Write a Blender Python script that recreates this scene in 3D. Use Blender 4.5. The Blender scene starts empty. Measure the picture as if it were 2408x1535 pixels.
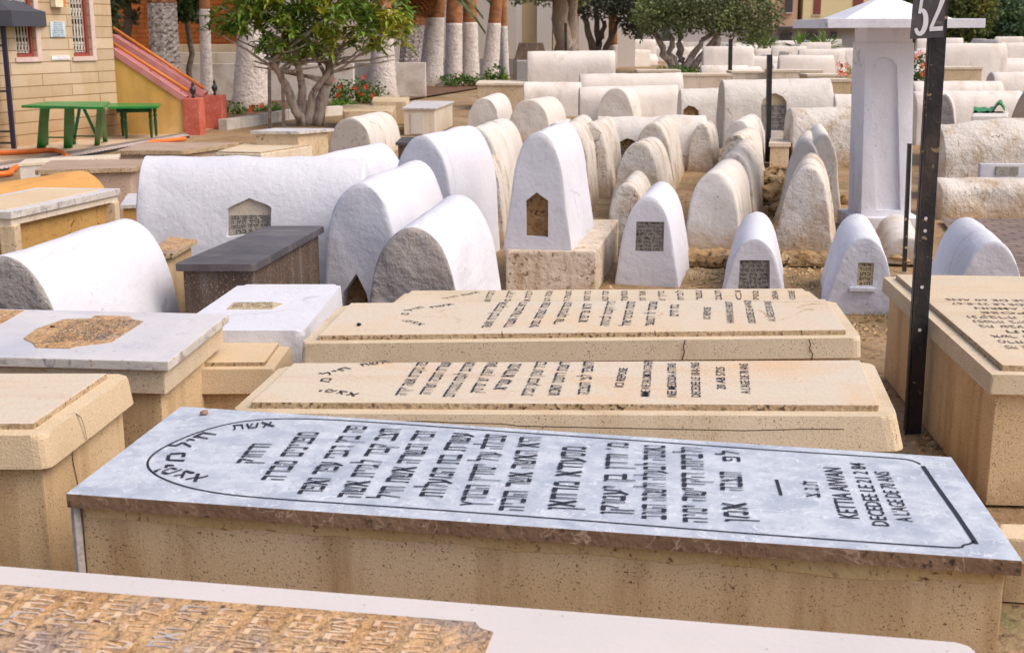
import bpy, bmesh, math, random
from mathutils import Vector, Matrix, noise
random.seed(7)
S = bpy.context.scene
COL = S.collection
# ------------------------------------------------------------------ camera, sky, sun, exposure
EYE = 1.7
F = 2940.0; CX = 1204.0; CY = 767.5          # focal length and centre, in units of a 2408-wide picture
TH = math.atan(689.5 / F)
cam = bpy.data.objects.new("camera", bpy.data.cameras.new("camera")); COL.objects.link(cam)
cam.location = (0, 0, EYE); cam.rotation_euler = (math.pi / 2 - TH, 0, 0)
cam.data.sensor_width = 36; cam.data.lens = F / 2408 * 36; cam.data.clip_end = 2000; cam.data.clip_start = 0.05
S.camera = cam
cam.data.dof.use_dof = True; cam.data.dof.focus_distance = 5.0; cam.data.dof.aperture_fstop = 9.0
SUN_AZ = math.radians(112); SUN_EL = math.radians(52)   # azimuth from +Y towards +X
w = bpy.data.worlds.new("World"); S.world = w; w.use_nodes = True
nt = w.node_tree; bg = nt.nodes['Background']
sky = nt.nodes.new('ShaderNodeTexSky'); sky.sky_type = 'NISHITA'; sky.sun_disc = False
sky.sun_elevation = SUN_EL; sky.sun_rotation = SUN_AZ; sky.air_density = 1.0; sky.dust_density = 7.0; sky.ozone_density = 1.0
nt.links.new(sky.outputs[0], bg.inputs[0]); bg.inputs[1].default_value = 0.15
sl = bpy.data.lights.new("sun", 'SUN'); sl.energy = 0.5; sl.angle = math.radians(45); sl.color = (1, 0.97, 0.93)
so = bpy.data.objects.new("sun", sl); COL.objects.link(so)
sd = Vector((math.sin(SUN_AZ) * math.cos(SUN_EL), math.cos(SUN_AZ) * math.cos(SUN_EL), math.sin(SUN_EL)))
so.rotation_euler = sd.to_track_quat('Z', 'Y').to_euler(); so.location = sd * 30
S.view_settings.view_transform = 'Standard'; S.view_settings.look = 'None'
S.view_settings.exposure = 0.38; S.view_settings.gamma = 1
# ------------------------------------------------------------------ measuring helpers (real places from sight lines)
def ray(x, y):
    rx = (x - CX) / F; ry = (CY - y) / F
    return Vector((rx, math.cos(TH) + ry * math.sin(TH), -math.sin(TH) + ry * math.cos(TH)))
def at(x, y, z=0.0):
    d = ray(x, y); t = (z - EYE) / d.z
    return Vector((d.x * t, d.y * t, z))
def aty(x, y, Y):
    d = ray(x, y); t = Y / d.y
    return Vector((d.x * t, Y, EYE + d.z * t))
def mpp(Y): return Y / F
# ------------------------------------------------------------------ object helpers
def tag(o, label=None, cat=None, group=None, kind=None):
    if label: o['label'] = label
    if cat: o['category'] = cat
    if group: o['group'] = group
    if kind: o['kind'] = kind
    return o
def thing(name, label, cat, loc, rz=0.0, group=None):
    o = bpy.data.objects.new(name, None); COL.objects.link(o)
    o.location = loc; o.rotation_euler = (0, 0, rz); o.empty_display_size = 0.1
    tag(o, label, cat, group)
    o['_m'] = 0
    del o['_m']
    return o
def rootmat(o):
    return Matrix.Translation(o.location) @ Matrix.Rotation(o.rotation_euler.z, 4, 'Z')
class MB:
    def __init__(s): s.v = []; s.f = []; s.m = []
    def add(s, vf, mi=0):
        v, f = vf; n = len(s.v)
        s.v += [Vector(p) for p in v]; s.f += [tuple(i + n for i in q) for q in f]; s.m += [mi] * len(f)
        return s
def mesh_obj(name, vf, mats, root=None, local=False, smooth=False, loc=None, rz=0.0, auto=None):
    if isinstance(vf, MB): v, f, mi = vf.v, vf.f, vf.m
    else: v, f = vf; mi = None
    me = bpy.data.meshes.new(name)
    o = bpy.data.objects.new(name, me); COL.objects.link(o)
    if root is not None:
        if not local:
            par = root; M_ = rootmat(par)
            if par.parent: M_ = rootmat(par.parent)
            inv = M_.inverted(); v = [inv @ Vector(p) for p in v]
        o.parent = root
    elif loc is not None:
        o.location = loc; o.rotation_euler = (0, 0, rz)
        if not local:
            inv = rootmat(o).inverted(); v = [inv @ Vector(p) for p in v]
    me.from_pydata([tuple(p) for p in v], [], f)
    if not isinstance(mats, (list, tuple)): mats = [mats]
    for m in mats: me.materials.append(m)
    if mi is not None and len(mats) > 1: me.polygons.foreach_set('material_index', mi)
    if smooth: me.polygons.foreach_set('use_smooth', [True] * len(f))
    me.update()
    if auto:
        try: me.set_sharp_from_angle(angle=math.radians(auto))
        except Exception: pass
    return o
def struct(name, vf, m):
    o = mesh_obj(name, vf, m); o['kind'] = 'structure'; return o
def hull(b, t, bev=0.0, seg=2, cap=True):
    """solid between two polygons (same count, counter-clockwise), edges bevelled"""
    n = len(b); bm = bmesh.new()
    vb = [bm.verts.new(p) for p in b]; vt = [bm.verts.new(p) for p in t]
    bm.faces.new(list(reversed(vb))); bm.faces.new(vt)
    for i in range(n):
        j = (i + 1) % n; bm.faces.new((vb[i], vb[j], vt[j], vt[i]))
    if bev > 0:
        top = set(vt)
        es = [e for e in bm.edges if not (e.verts[0] in vb and e.verts[1] in vb)]
        if n > 8: es = [e for e in es if e.verts[0] in top and e.verts[1] in top]
        bmesh.ops.bevel(bm, geom=es, offset=bev, segments=seg, profile=0.6, affect='EDGES', clamp_overlap=True)
    bm.verts.index_update()
    v = [q.co.copy() for q in bm.verts]; f = [tuple(q.index for q in fc.verts) for fc in bm.faces]
    bm.free(); return v, f
def box(x0, x1, y0, y1, z0, z1, bev=0.0):
    p = [(x0, y0), (x1, y0), (x1, y1), (x0, y1)]
    return hull([Vector((a, b, z0)) for a, b in p], [Vector((a, b, z1)) for a, b in p], bev)
def off(poly, d):
    n = len(poly); out = []
    for i in range(n):
        p0 = poly[i - 1]; p1 = poly[i]; p2 = poly[(i + 1) % n]
        a = (p1 - p0).normalized(); b = (p2 - p1).normalized()
        na = Vector((a.y, -a.x)); nb = Vector((b.y, -b.x))
        k = na + nb; k = k / max(0.2, k.length_squared) * 2
        out.append(p1 + k * d)
    return out
def rnd(poly, r, n=4):
    if r <= 0: return poly
    out = []; m = len(poly)
    for i in range(m):
        p0 = poly[i - 1]; p1 = poly[i]; p2 = poly[(i + 1) % m]
        a = p1 + (p0 - p1).normalized() * r; b = p1 + (p2 - p1).normalized() * r
        for k in range(n + 1):
            t = k / n; out.append(a * (1 - t) ** 2 + p1 * 2 * t * (1 - t) + b * t * t)
    return out
def prism(poly, z0, z1, bev=0.004, poly2=None, seg=2):
    poly2 = poly2 or poly
    return hull([Vector((p.x, p.y, z0)) for p in poly], [Vector((p.x, p.y, z1)) for p in poly2], bev, seg)
def tube(pts, rad, seg=8, cap=True):
    v = []; f = []; n = len(pts)
    if not isinstance(rad, (list, tuple)): rad = [rad] * n
    pts = [Vector(p) for p in pts]
    for i, p in enumerate(pts):
        d = (pts[min(i + 1, n - 1)] - pts[max(i - 1, 0)]).normalized()
        a = d.cross(Vector((0, 0, 1)) if abs(d.z) < 0.9 else Vector((0, 1, 0))).normalized(); b = d.cross(a)
        for k in range(seg):
            t = 2 * math.pi * k / seg; v.append(p + (a * math.cos(t) + b * math.sin(t)) * rad[i])
    for i in range(n - 1):
        for k in range(seg):
            k2 = (k + 1) % seg
            f.append((i * seg + k, (i + 1) * seg + k, (i + 1) * seg + k2, i * seg + k2))
    if cap:
        f.append(tuple(range(seg))); f.append(tuple(reversed(range((n - 1) * seg, n * seg))))
    return v, f
def bar(a, b, wd, dp=None):
    """rectangular bar from a to b"""
    a = Vector(a); b = Vector(b); dp = dp or wd
    d = (b - a).normalized(); s = d.cross(Vector((0, 0, 1)) if abs(d.z) < 0.9 else Vector((0, 1, 0))).normalized(); u = s.cross(d)
    q = [(-1, -1), (1, -1), (1, 1), (-1, 1)]
    v = [p + s * (i * wd / 2) + u * (j * dp / 2) for p in (a, b) for i, j in q]
    return v, [(0, 1, 2, 3), (7, 6, 5, 4), (0, 4, 5, 1), (1, 5, 6, 2), (2, 6, 7, 3), (3, 7, 4, 0)]
def lathe(c, prof, seg=16):
    v = []; f = []
    for r, z in prof:
        for k in range(seg):
            t = 2 * math.pi * k / seg; v.append(Vector((c[0] + r * math.cos(t), c[1] + r * math.sin(t), c[2] + z)))
    for i in range(len(prof) - 1):
        for k in range(seg):
            k2 = (k + 1) % seg; f.append((i * seg + k, i * seg + k2, (i + 1) * seg + k2, (i + 1) * seg + k))
    f.append(tuple(reversed(range(seg)))); f.append(tuple(range((len(prof) - 1) * seg, len(prof) * seg)))
    return v, f
# ------------------------------------------------------------------ materials
def M(name, c1, c2, s1=3.0, spots=None, spot_s=60, spot_t=(0.62, 0.7), stain=None, stain_s=(2, 2, 2), stain_t=(0.5, 0.75),
      vein=None, vein_s=3, vein_w=0.03, bump=0.25, bump_s=60, bump2=0.0, bump2_s=6, rough=0.85, dirt=None, dirt_z=(0.0, 0.4), fine=0.0,
      spec=0.3, c3=None, top=None, crack=None, crack_s=1.2):
    m = bpy.data.materials.new(name); m.use_nodes = True; t = m.node_tree; N = t.nodes; L = t.links
    P = N['Principled BSDF']; P.inputs['Roughness'].default_value = rough; P.inputs['Specular IOR Level'].default_value = spec
    tc = N.new('ShaderNodeTexCoord'); oi = N.new('ShaderNodeObjectInfo')
    vm = N.new('ShaderNodeVectorMath'); vm.operation = 'MULTIPLY_ADD'
    L.new(oi.outputs['Location'], vm.inputs[0]); vm.inputs[1].default_value = (7.3, 3.1, 0); L.new(tc.outputs['Object'], vm.inputs[2])
    V = vm.outputs[0]
    def nz(scale, detail=4, rough_=0.55, vec=None, dist=0.0):
        n = N.new('ShaderNodeTexNoise'); n.inputs['Scale'].default_value = scale; n.inputs['Detail'].default_value = detail
        n.inputs['Roughness'].default_value = rough_; n.inputs['Distortion'].default_value = dist
        L.new(vec or V, n.inputs['Vector']); return n.outputs[0]
    def rp(src, a, b):
        r = N.new('ShaderNodeMapRange'); r.inputs[1].default_value = a; r.inputs[2].default_value = b; r.clamp = True
        L.new(src, r.inputs[0]); return r.outputs[0]
    def mix(fac, a, b):
        x = N.new('ShaderNodeMix'); x.data_type = 'RGBA'; L.new(fac, x.inputs[0])
        for k, c in ((6, a), (7, b)):
            if isinstance(c, tuple): x.inputs[k].default_value = (*c, 1)
            else: L.new(c, x.inputs[k])
        return x.outputs[2]
    def mul(a, b):
        x = N.new('ShaderNodeMath'); x.operation = 'MULTIPLY'; L.new(a, x.inputs[0])
        if isinstance(b, float): x.inputs[1].default_value = b
        else: L.new(b, x.inputs[1])
        return x.outputs[0]
    col = mix(rp(nz(s1, 5), 0.35, 0.65), c1, c2)
    if c3: col = mix(rp(nz(s1 * 0.45, 5, 0.6, None, 0.6), 0.5, 0.66), col, c3)
    if fine:
        g = nz(bump_s * 2.5, 2); r = N.new('ShaderNodeMapRange'); r.inputs[3].default_value = 1 - fine; r.inputs[4].default_value = 1 + fine
        r.inputs[1].default_value = 0.3; r.inputs[2].default_value = 0.7; L.new(g, r.inputs[0])
        x = N.new('ShaderNodeVectorMath'); x.operation = 'SCALE'; L.new(col, x.inputs[0]); L.new(r.outputs[0], x.inputs[3]); col = x.outputs[0]
    if vein:
        v = N.new('ShaderNodeTexNoise'); v.inputs['Scale'].default_value = vein_s; v.inputs['Detail'].default_value = 6; v.inputs['Distortion'].default_value = 1.4
        L.new(V, v.inputs['Vector'])
        s = N.new('ShaderNodeMath'); s.operation = 'SUBTRACT'; L.new(v.outputs[0], s.inputs[0]); s.inputs[1].default_value = 0.5
        a = N.new('ShaderNodeMath'); a.operation = 'ABSOLUTE'; L.new(s.outputs[0], a.inputs[0])
        col = mix(mul(rp(a.outputs[0], vein_w, 0.0), rp(nz(vein_s * 1.7), 0.4, 0.6)), col, vein)
    if stain:
        mp = N.new('ShaderNodeMapping'); mp.inputs['Scale'].default_value = stain_s; L.new(V, mp.inputs[0])
        col = mix(mul(rp(nz(1.0, 6, 0.65, mp.outputs[0]), *stain_t), 0.85), col, stain)
    if spots:
        col = mix(mul(rp(nz(spot_s, 2), *spot_t), rp(nz(spot_s * 0.07, 3), 0.3, 0.62)), col, spots)
    if crack:
        vo = N.new('ShaderNodeTexVoronoi'); vo.feature = 'DISTANCE_TO_EDGE'; vo.inputs['Scale'].default_value = crack_s
        vw = N.new('ShaderNodeVectorMath'); vw.operation = 'MULTIPLY_ADD'
        nn = N.new('ShaderNodeTexNoise'); nn.inputs['Scale'].default_value = 5; nn.inputs['Detail'].default_value = 5; L.new(V, nn.inputs['Vector'])
        L.new(nn.outputs['Color'], vw.inputs[0]); vw.inputs[1].default_value = (.35, .35, .35); L.new(V, vw.inputs[2]); L.new(vw.outputs[0], vo.inputs['Vector'])
        col = mix(mul(rp(vo.outputs[0], 0.012, 0.002), rp(nz(1.3), 0.52, 0.58)), col, crack)
    if dirt:
        sx = N.new('ShaderNodeSeparateXYZ'); L.new(tc.outputs['Object'], sx.inputs[0])
        ad = N.new('ShaderNodeMath'); ad.operation = 'MULTIPLY_ADD'; L.new(nz(5, 5, 0.7), ad.inputs[0]); ad.inputs[1].default_value = 0.5; L.new(sx.outputs[2], ad.inputs[2])
        col = mix(mul(rp(ad.outputs[0], dirt_z[1] + 0.2, dirt_z[0] + 0.2), 0.8), col, dirt)
    L.new(col, P.inputs['Base Color'])
    h = nz(bump_s, 4); b = N.new('ShaderNodeBump'); b.inputs['Strength'].default_value = bump; b.inputs['Distance'].default_value = 0.01
    L.new(h, b.inputs['Height']); last = b.outputs[0]
    if bump2:
        b2 = N.new('ShaderNodeBump'); b2.inputs['Strength'].default_value = bump2; b2.inputs['Distance'].default_value = 0.05
        L.new(nz(bump2_s, 6, 0.6), b2.inputs['Height']); L.new(last, b2.inputs['Normal']); last = b2.outputs[0]
    L.new(last, P.inputs['Normal'])
    return m
def flat(name, c, rough=0.6, metal=0.0, spec=0.4, bump=0.0):
    m = bpy.data.materials.new(name); m.use_nodes = True; P = m.node_tree.nodes['Principled BSDF']
    n = m.node_tree.nodes.new('ShaderNodeTexNoise'); n.inputs['Scale'].default_value = 14; n.inputs['Detail'].default_value = 5
    tc = m.node_tree.nodes.new('ShaderNodeTexCoord'); m.node_tree.links.new(tc.outputs['Object'], n.inputs['Vector'])
    x = m.node_tree.nodes.new('ShaderNodeMix'); x.data_type = 'RGBA'
    x.inputs[6].default_value = (*[k * 0.78 for k in c], 1); x.inputs[7].default_value = (*[min(1, k * 1.18) for k in c], 1)
    m.node_tree.links.new(n.outputs[0], x.inputs[0]); m.node_tree.links.new(x.outputs[2], P.inputs['Base Color'])
    P.inputs['Roughness'].default_value = rough; P.inputs['Metallic'].default_value = metal; P.inputs['Specular IOR Level'].default_value = spec
    return m
WHITE = M('fresh_limewash', (.64, .645, .705), (.60, .605, .67), 2.5, crack=(.50, .50, .54), crack_s=.8, dirt=(.50, .43, .36), dirt_z=(-.03, .05), bump=.4, bump_s=30, bump2=.3, bump2_s=4, spots=(.42, .40, .42), spot_s=38, spot_t=(.7, .76), stain=(.62, .61, .66), stain_s=(5, 1.5, 9), stain_t=(.52, .8))
WHITEB = M('brushed_limewash', (.655, .66, .73), (.61, .615, .69), 3, dirt=(.50, .43, .36), dirt_z=(-.03, .05), bump=.4, bump_s=26, bump2=.4, bump2_s=5, spots=(.34, .33, .36), spot_s=30, spot_t=(.66, .74), stain=(.52, .52, .58), stain_s=(14, 1.2, 14), stain_t=(.5, .75))
GREYP = M('bare_and_shade_grey', (.31, .28, .275), (.38, .345, .335), 4, bump=.9, bump_s=22, bump2=1.0, bump2_s=7, spots=(.22, .2, .19), spot_s=40)  # unpainted plaster; also the shade colour on the big left barrel's end
AGED = M('weathered_limewash', (.68, .645, .61), (.61, .57, .53), 3, crack=(.3, .24, .19), crack_s=1.1, bump=.5, bump_s=28, bump2=.5, bump2_s=5, spots=(.32, .25, .19), spot_s=60, spot_t=(.64, .74), stain=(.44, .32, .20), stain_s=(4, 4, 2), stain_t=(.57, .8), dirt=(.44, .29, .15), dirt_z=(0, .22))
AGED2 = M('weathered_limewash_rough', (.66, .615, .57), (.58, .53, .48), 4, crack=(.25, .19, .14), crack_s=1.6, bump=.8, bump_s=24, bump2=.7, bump2_s=6, spots=(.26, .20, .15), spot_s=55, spot_t=(.60, .70), stain=(.40, .27, .14), stain_s=(4, 4, 4), stain_t=(.5, .72), dirt=(.42, .27, .13), dirt_z=(0, .3))
AGEDF = M('weathered_limewash_far', (.74, .69, .65), (.66, .60, .55), 1.5, bump=.4, bump_s=20, bump2=.4, bump2_s=4, stain=(.45, .34, .24), stain_s=(3, 3, 1), stain_t=(.55, .8))
TERR = M('terrazzo', (.62, .45, .26), (.68, .52, .33), 2.2, spots=(.13, .07, .035), spot_s=170, spot_t=(.60, .67), stain=(.38, .23, .11), stain_s=(6, 6, .7), stain_t=(.48, .72), dirt=(.30, .19, .10), dirt_z=(-.05, .16), bump=.16, bump_s=140, fine=.22)
LIDM = M('terrazzo_lid', (.575, .465, .325), (.63, .53, .40), 2.2, spots=(.16, .10, .06), spot_s=170, spot_t=(.60, .67), stain=(.44, .31, .18), stain_s=(3, 3, 1.2), stain_t=(.52, .78), bump=.16, bump_s=140, fine=.18)
TERRL = M('terrazzo_light', (.60, .46, .30), (.64, .51, .35), 2.5, spots=(.25, .17, .10), spot_s=280, spot_t=(.62, .7), bump=.3, bump_s=120, fine=.16, stain=(.5, .36, .22), stain_s=(2, 2, 2), stain_t=(.55, .8))
PLATE = M('travertine_plate', (.58, .495, .39), (.58, .505, .415), 4, c3=(.61, .43, .28), fine=.08, bump=.2, bump_s=70, spots=(.4, .28, .2), spot_s=70, spot_t=(.66, .74), stain=(.53, .38, .26), stain_s=(1.5, 9, 3), stain_t=(.52, .8))
PLATEX = M('travertine_plate_cracked', (.58, .495, .39), (.58, .505, .415), 4, c3=(.60, .46, .32), fine=.08, bump=.2, bump_s=70, spots=(.4, .28, .2), spot_s=70, spot_t=(.66, .74), crack=(.42, .26, .15), crack_s=1.7)
PLATEC = M('travertine_plate_pale', (.60, .51, .39), (.55, .46, .35), 3, c3=(.62, .48, .33), fine=.08, bump=.2, bump_s=70, spots=(.35, .25, .17), spot_s=60, spot_t=(.64, .74), stain=(.52, .38, .24), stain_s=(1.5, 6, 3), stain_t=(.52, .8))
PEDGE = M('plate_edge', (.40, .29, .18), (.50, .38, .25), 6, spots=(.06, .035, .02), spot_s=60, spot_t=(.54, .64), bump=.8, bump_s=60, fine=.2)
BLUEM = M('blue_grey_marble', (.41, .45, .53), (.55, .59, .66), 17, c3=(.36, .40, .49), vein=(.70, .73, .79), vein_s=13, vein_w=.02, spots=(.24, .22, .28), spot_s=45, spot_t=(.66, .75), bump=.06, bump_s=90, rough=.42, fine=.06, spec=.5)
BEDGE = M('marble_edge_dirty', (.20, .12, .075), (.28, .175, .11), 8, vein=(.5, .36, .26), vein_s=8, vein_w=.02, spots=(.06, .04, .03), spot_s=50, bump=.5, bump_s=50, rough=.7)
WMARB = M('white_marble', (.62, .60, .61), (.54, .53, .57), 4, c3=(.47, .48, .55), vein=(.42, .43, .50), vein_s=5, vein_w=.012, stain=(.62, .55, .46), stain_s=(2, 2, 2), stain_t=(.56, .8), bump=.08, bump_s=60, rough=.5, spots=(.3, .26, .24), spot_s=30, spot_t=(.68, .76))
FMARB = M('plain_pale_marble', (.62, .57, .56), (.57, .53, .52), 2.5, spots=(.3, .25, .22), spot_s=40, spot_t=(.68, .76), stain=(.58, .47, .38), stain_s=(2, 2, 2), stain_t=(.58, .8), bump=.1, bump_s=60, rough=.55)
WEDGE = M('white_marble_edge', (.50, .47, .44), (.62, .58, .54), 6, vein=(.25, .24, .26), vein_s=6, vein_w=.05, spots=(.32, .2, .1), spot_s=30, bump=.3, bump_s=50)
PANEL = M('carved_stone_panel', (.48, .28, .13), (.58, .38, .21), 9, c3=(.36, .27, .22), spots=(.12, .08, .06), spot_s=50, spot_t=(.56, .68), bump=1.2, bump_s=42, bump2=.8, bump2_s=16, fine=.2)
OCHRE = M('ochre_wall', (.50, .30, .10), (.42, .24, .075), 2, spots=(.09, .05, .02), spot_s=26, spot_t=(.58, .7), stain=(.2, .12, .05), stain_s=(6, 6, 1), stain_t=(.5, .75), bump=.8, bump_s=40, crack=(.1, .06, .03), crack_s=2)
TANB = M('tan_block', (.55, .42, .27), (.63, .51, .36), 2, spots=(.2, .13, .07), spot_s=30, spot_t=(.6, .7), stain=(.33, .22, .12), stain_s=(5, 5, 1), stain_t=(.52, .78), bump=.5, bump_s=40)
TANL = M('pale_tan_block', (.62, .53, .42), (.68, .60, .50), 2, spots=(.3, .2, .12), spot_s=30, stain=(.42, .31, .2), stain_s=(5, 5, 1), stain_t=(.52, .78), bump=.5, bump_s=40)
DKTOP = M('dark_slate', (.05, .045, .052), (.085, .075, .08), 4, stain=(.18, .15, .14), stain_s=(2, 10, 2), stain_t=(.5, .75), bump=.3, bump_s=40, bump2=.2, rough=.42, spec=.5)
DKSIDE = M('dark_terrazzo', (.075, .052, .04), (.12, .085, .065), 5, spots=(.42, .27, .15), spot_s=110, spot_t=(.58, .66), stain=(.19, .17, .16), stain_s=(12, 12, .6), stain_t=(.5, .7), bump=.6, bump_s=60)
PINKS = M('pinkish_stone', (.44, .33, .26), (.36, .26, .2), 3, spots=(.15, .1, .07), spot_s=60, spot_t=(.58, .68), bump=.4, bump_s=60)
NICHE = M('weathered_niche_stone', (.35, .21, .10), (.25, .13, .055), 14, spots=(.06, .04, .02), spot_s=35, spot_t=(.56, .66), bump=1.0, bump_s=50, bump2=.8, bump2_s=20, c3=(.45, .33, .2))
TABLET = M('grey_slate_tablet', (.24, .22, .20), (.32, .295, .27), 20, spots=(.06, .05, .045), spot_s=60, spot_t=(.56, .66), bump=.8, bump_s=60)
TABTAN = M('tan_tablet', (.48, .38, .24), (.56, .45, .3), 20, spots=(.2, .14, .08), spot_s=60, bump=.6, bump_s=60)
INK = flat('black_letter_paint', (.018, .016, .03), .5)
INKF = flat('faded_letter_paint', (.11, .075, .065), .8)
BLK = flat('black_painted_steel', (.018, .018, .022), .38, 0.0, .6)
BLKR = M('worn_black_steel', (.02, .02, .024), (.035, .032, .034), 8, spots=(.55, .42, .22), spot_s=24, spot_t=(.66, .7), bump=.4, bump_s=40, rough=.4, stain=(.08, .06, .05), stain_s=(9, 9, 2), stain_t=(.55, .7))
SIGN = M('black_sign_paint', (.06, .055, .065), (.10, .09, .10), 6, spots=(.2, .18, .17), spot_s=30, spot_t=(.64, .72), bump=.3, bump_s=40, rough=.6)
SIGNW = flat('white_sign_paint', (.8, .8, .84), .6)
GREEN = M('green_gloss_paint', (.012, .19, .035), (.016, .27, .05), 5, spots=(.3, .4, .25), spot_s=14, spot_t=(.72, .76), bump=.1, bump_s=20, rough=.35, spec=.5)
DGREEN = flat('dark_green_paint', (.01, .085, .035), .4)
RED = M('red_brick_paint', (.47, .10, .065), (.55, .15, .11), 5, bump=.3, bump_s=40, spots=(.6, .3, .24), spot_s=20)
PINKC = M('pink_coping', (.56, .25, .25), (.48, .19, .19), 5, bump=.3, bump_s=40)
YWALL = M('yellow_render', (.72, .44, .13), (.64, .37, .10), 1.6, c3=(.76, .54, .24), stain=(.46, .26, .09), stain_s=(2.5, 2.5, .6), stain_t=(.5, .78), bump=.3, bump_s=30)
STEP = M('pale_stair', (.60, .54, .46), (.54, .47, .4), 4, bump=.3, bump_s=30)
ORANGE = flat('orange_rail', (.62, .20, .04), .5)
HOSE = flat('orange_hose', (.78, .18, .03), .45)
GROUND = M('ochre_earth', (.34, .225, .12), (.25, .16, .085), 1.4, c3=(.40, .30, .19), spots=(.10, .065, .03), spot_s=22, spot_t=(.55, .68), bump=1.0, bump_s=26, bump2=1.0, bump2_s=5, stain=(.12, .13, .05), stain_s=(.9, .9, .9), stain_t=(.56, .7))
YARD = M('yard_paving', (.50, .36, .25), (.56, .43, .32), 1.5, spots=(.2, .13, .08), spot_s=20, bump=.4, bump_s=30, stain=(.36, .25, .17), stain_s=(1, 1, 1), stain_t=(.5, .75))
ROCK = M('ochre_rock', (.42, .27, .12), (.55, .40, .24), 6, spots=(.06, .04, .02), spot_s=22, spot_t=(.52, .64), bump=1.0, bump_s=30, bump2=1.0, bump2_s=9, c3=(.28, .16, .06))
SOIL = M('garden_soil', (.12, .06, .035), (.18, .10, .06), 4, bump=1, bump_s=20, bump2=.8)
KERB = M('white_kerb', (.62, .58, .54), (.52, .47, .42), 3, bump=.4, bump_s=30, stain=(.4, .33, .27), stain_s=(3, 3, 3))
BARK = M('grey_bark', (.40, .32, .27), (.50, .43, .38), 8, bump=1, bump_s=20, stain=(.14, .10, .08), stain_s=(9, 9, 3), stain_t=(.5, .65))
BARKD = M('dark_bark', (.13, .10, .085), (.2, .16, .13), 8, bump=1, bump_s=20, bump2=1, bump2_s=9)
WTRUNK = M('whitewashed_trunk', (.70, .64, .60), (.60, .54, .51), 5, bump=.8, bump_s=14, bump2=1, bump2_s=14, stain=(.27, .21, .18), stain_s=(7, 7, 14), stain_t=(.54, .74), dirt=(.36, .27, .2), dirt_z=(0, .5))
WTRUNKR = M('whitewashed_rough_trunk', (.58, .53, .5), (.46, .41, .39), 6, bump=1, bump_s=12, bump2=1, bump2_s=20, stain=(.10, .08, .075), stain_s=(9, 9, 15), stain_t=(.50, .60))
PTRUNK = M('brown_palm_bark', (.36, .16, .07), (.2, .09, .045), 5, bump=1, bump_s=14, stain=(.42, .19, .075), stain_s=(3, 3, 22), stain_t=(.5, .62))
def leafmat(name, a, b, c, s=1.5, s2=14):
    m = M(name, a, b, s, c3=c, bump=0.0, rough=.5, spec=.35, fine=0.0)
    t = m.node_tree; P = t.nodes['Principled BSDF']
    n = t.nodes.new('ShaderNodeTexNoise'); n.inputs['Scale'].default_value = s2; n.inputs['Detail'].default_value = 2
    tc = t.nodes.new('ShaderNodeTexCoord'); t.links.new(tc.outputs['Object'], n.inputs['Vector'])
    src = P.inputs['Base Color'].links[0].from_socket
    r = t.nodes.new('ShaderNodeMapRange'); r.inputs[1].default_value = .35; r.inputs[2].default_value = .65; r.inputs[3].default_value = .55; r.inputs[4].default_value = 1.6
    t.links.new(n.outputs[0], r.inputs[0])
    x = t.nodes.new('ShaderNodeVectorMath'); x.operation = 'SCALE'; t.links.new(src, x.inputs[0]); t.links.new(r.outputs[0], x.inputs[3])
    t.links.new(x.outputs[0], P.inputs['Base Color'])
    tr = t.nodes.new('ShaderNodeBsdfTranslucent'); t.links.new(x.outputs[0], tr.inputs[0])
    ms = t.nodes.new('ShaderNodeMixShader'); ms.inputs[0].default_value = .25
    t.links.new(P.outputs[0], ms.inputs[1]); t.links.new(tr.outputs[0], ms.inputs[2]); t.links.new(ms.outputs[0], t.nodes['Material Output'].inputs[0])
    return m
LEAF = leafmat('glossy_leaf', (.10, .19, .025), (.17, .27, .04), (.42, .38, .04), 2.2, 9)
LEAFY = leafmat('young_leaf', (.30, .36, .04), (.42, .42, .05), (.2, .3, .04), 4, 9)
OLIVE = leafmat('olive_leaf', (.085, .10, .045), (.14, .165, .07), (.19, .24, .08), .9, 5)
TREEL = leafmat('yellow_green_tree_leaf', (.07, .10, .03), (.12, .16, .045), (.26, .22, .04), .7, 4)  # green leaves mottled with yellow
BUSH = leafmat('bush_leaf', (.045, .10, .015), (.07, .15, .022), (.14, .2, .03), 3, 16)
FLOW = flat('red_petal', (.85, .07, .02), .6)
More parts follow.
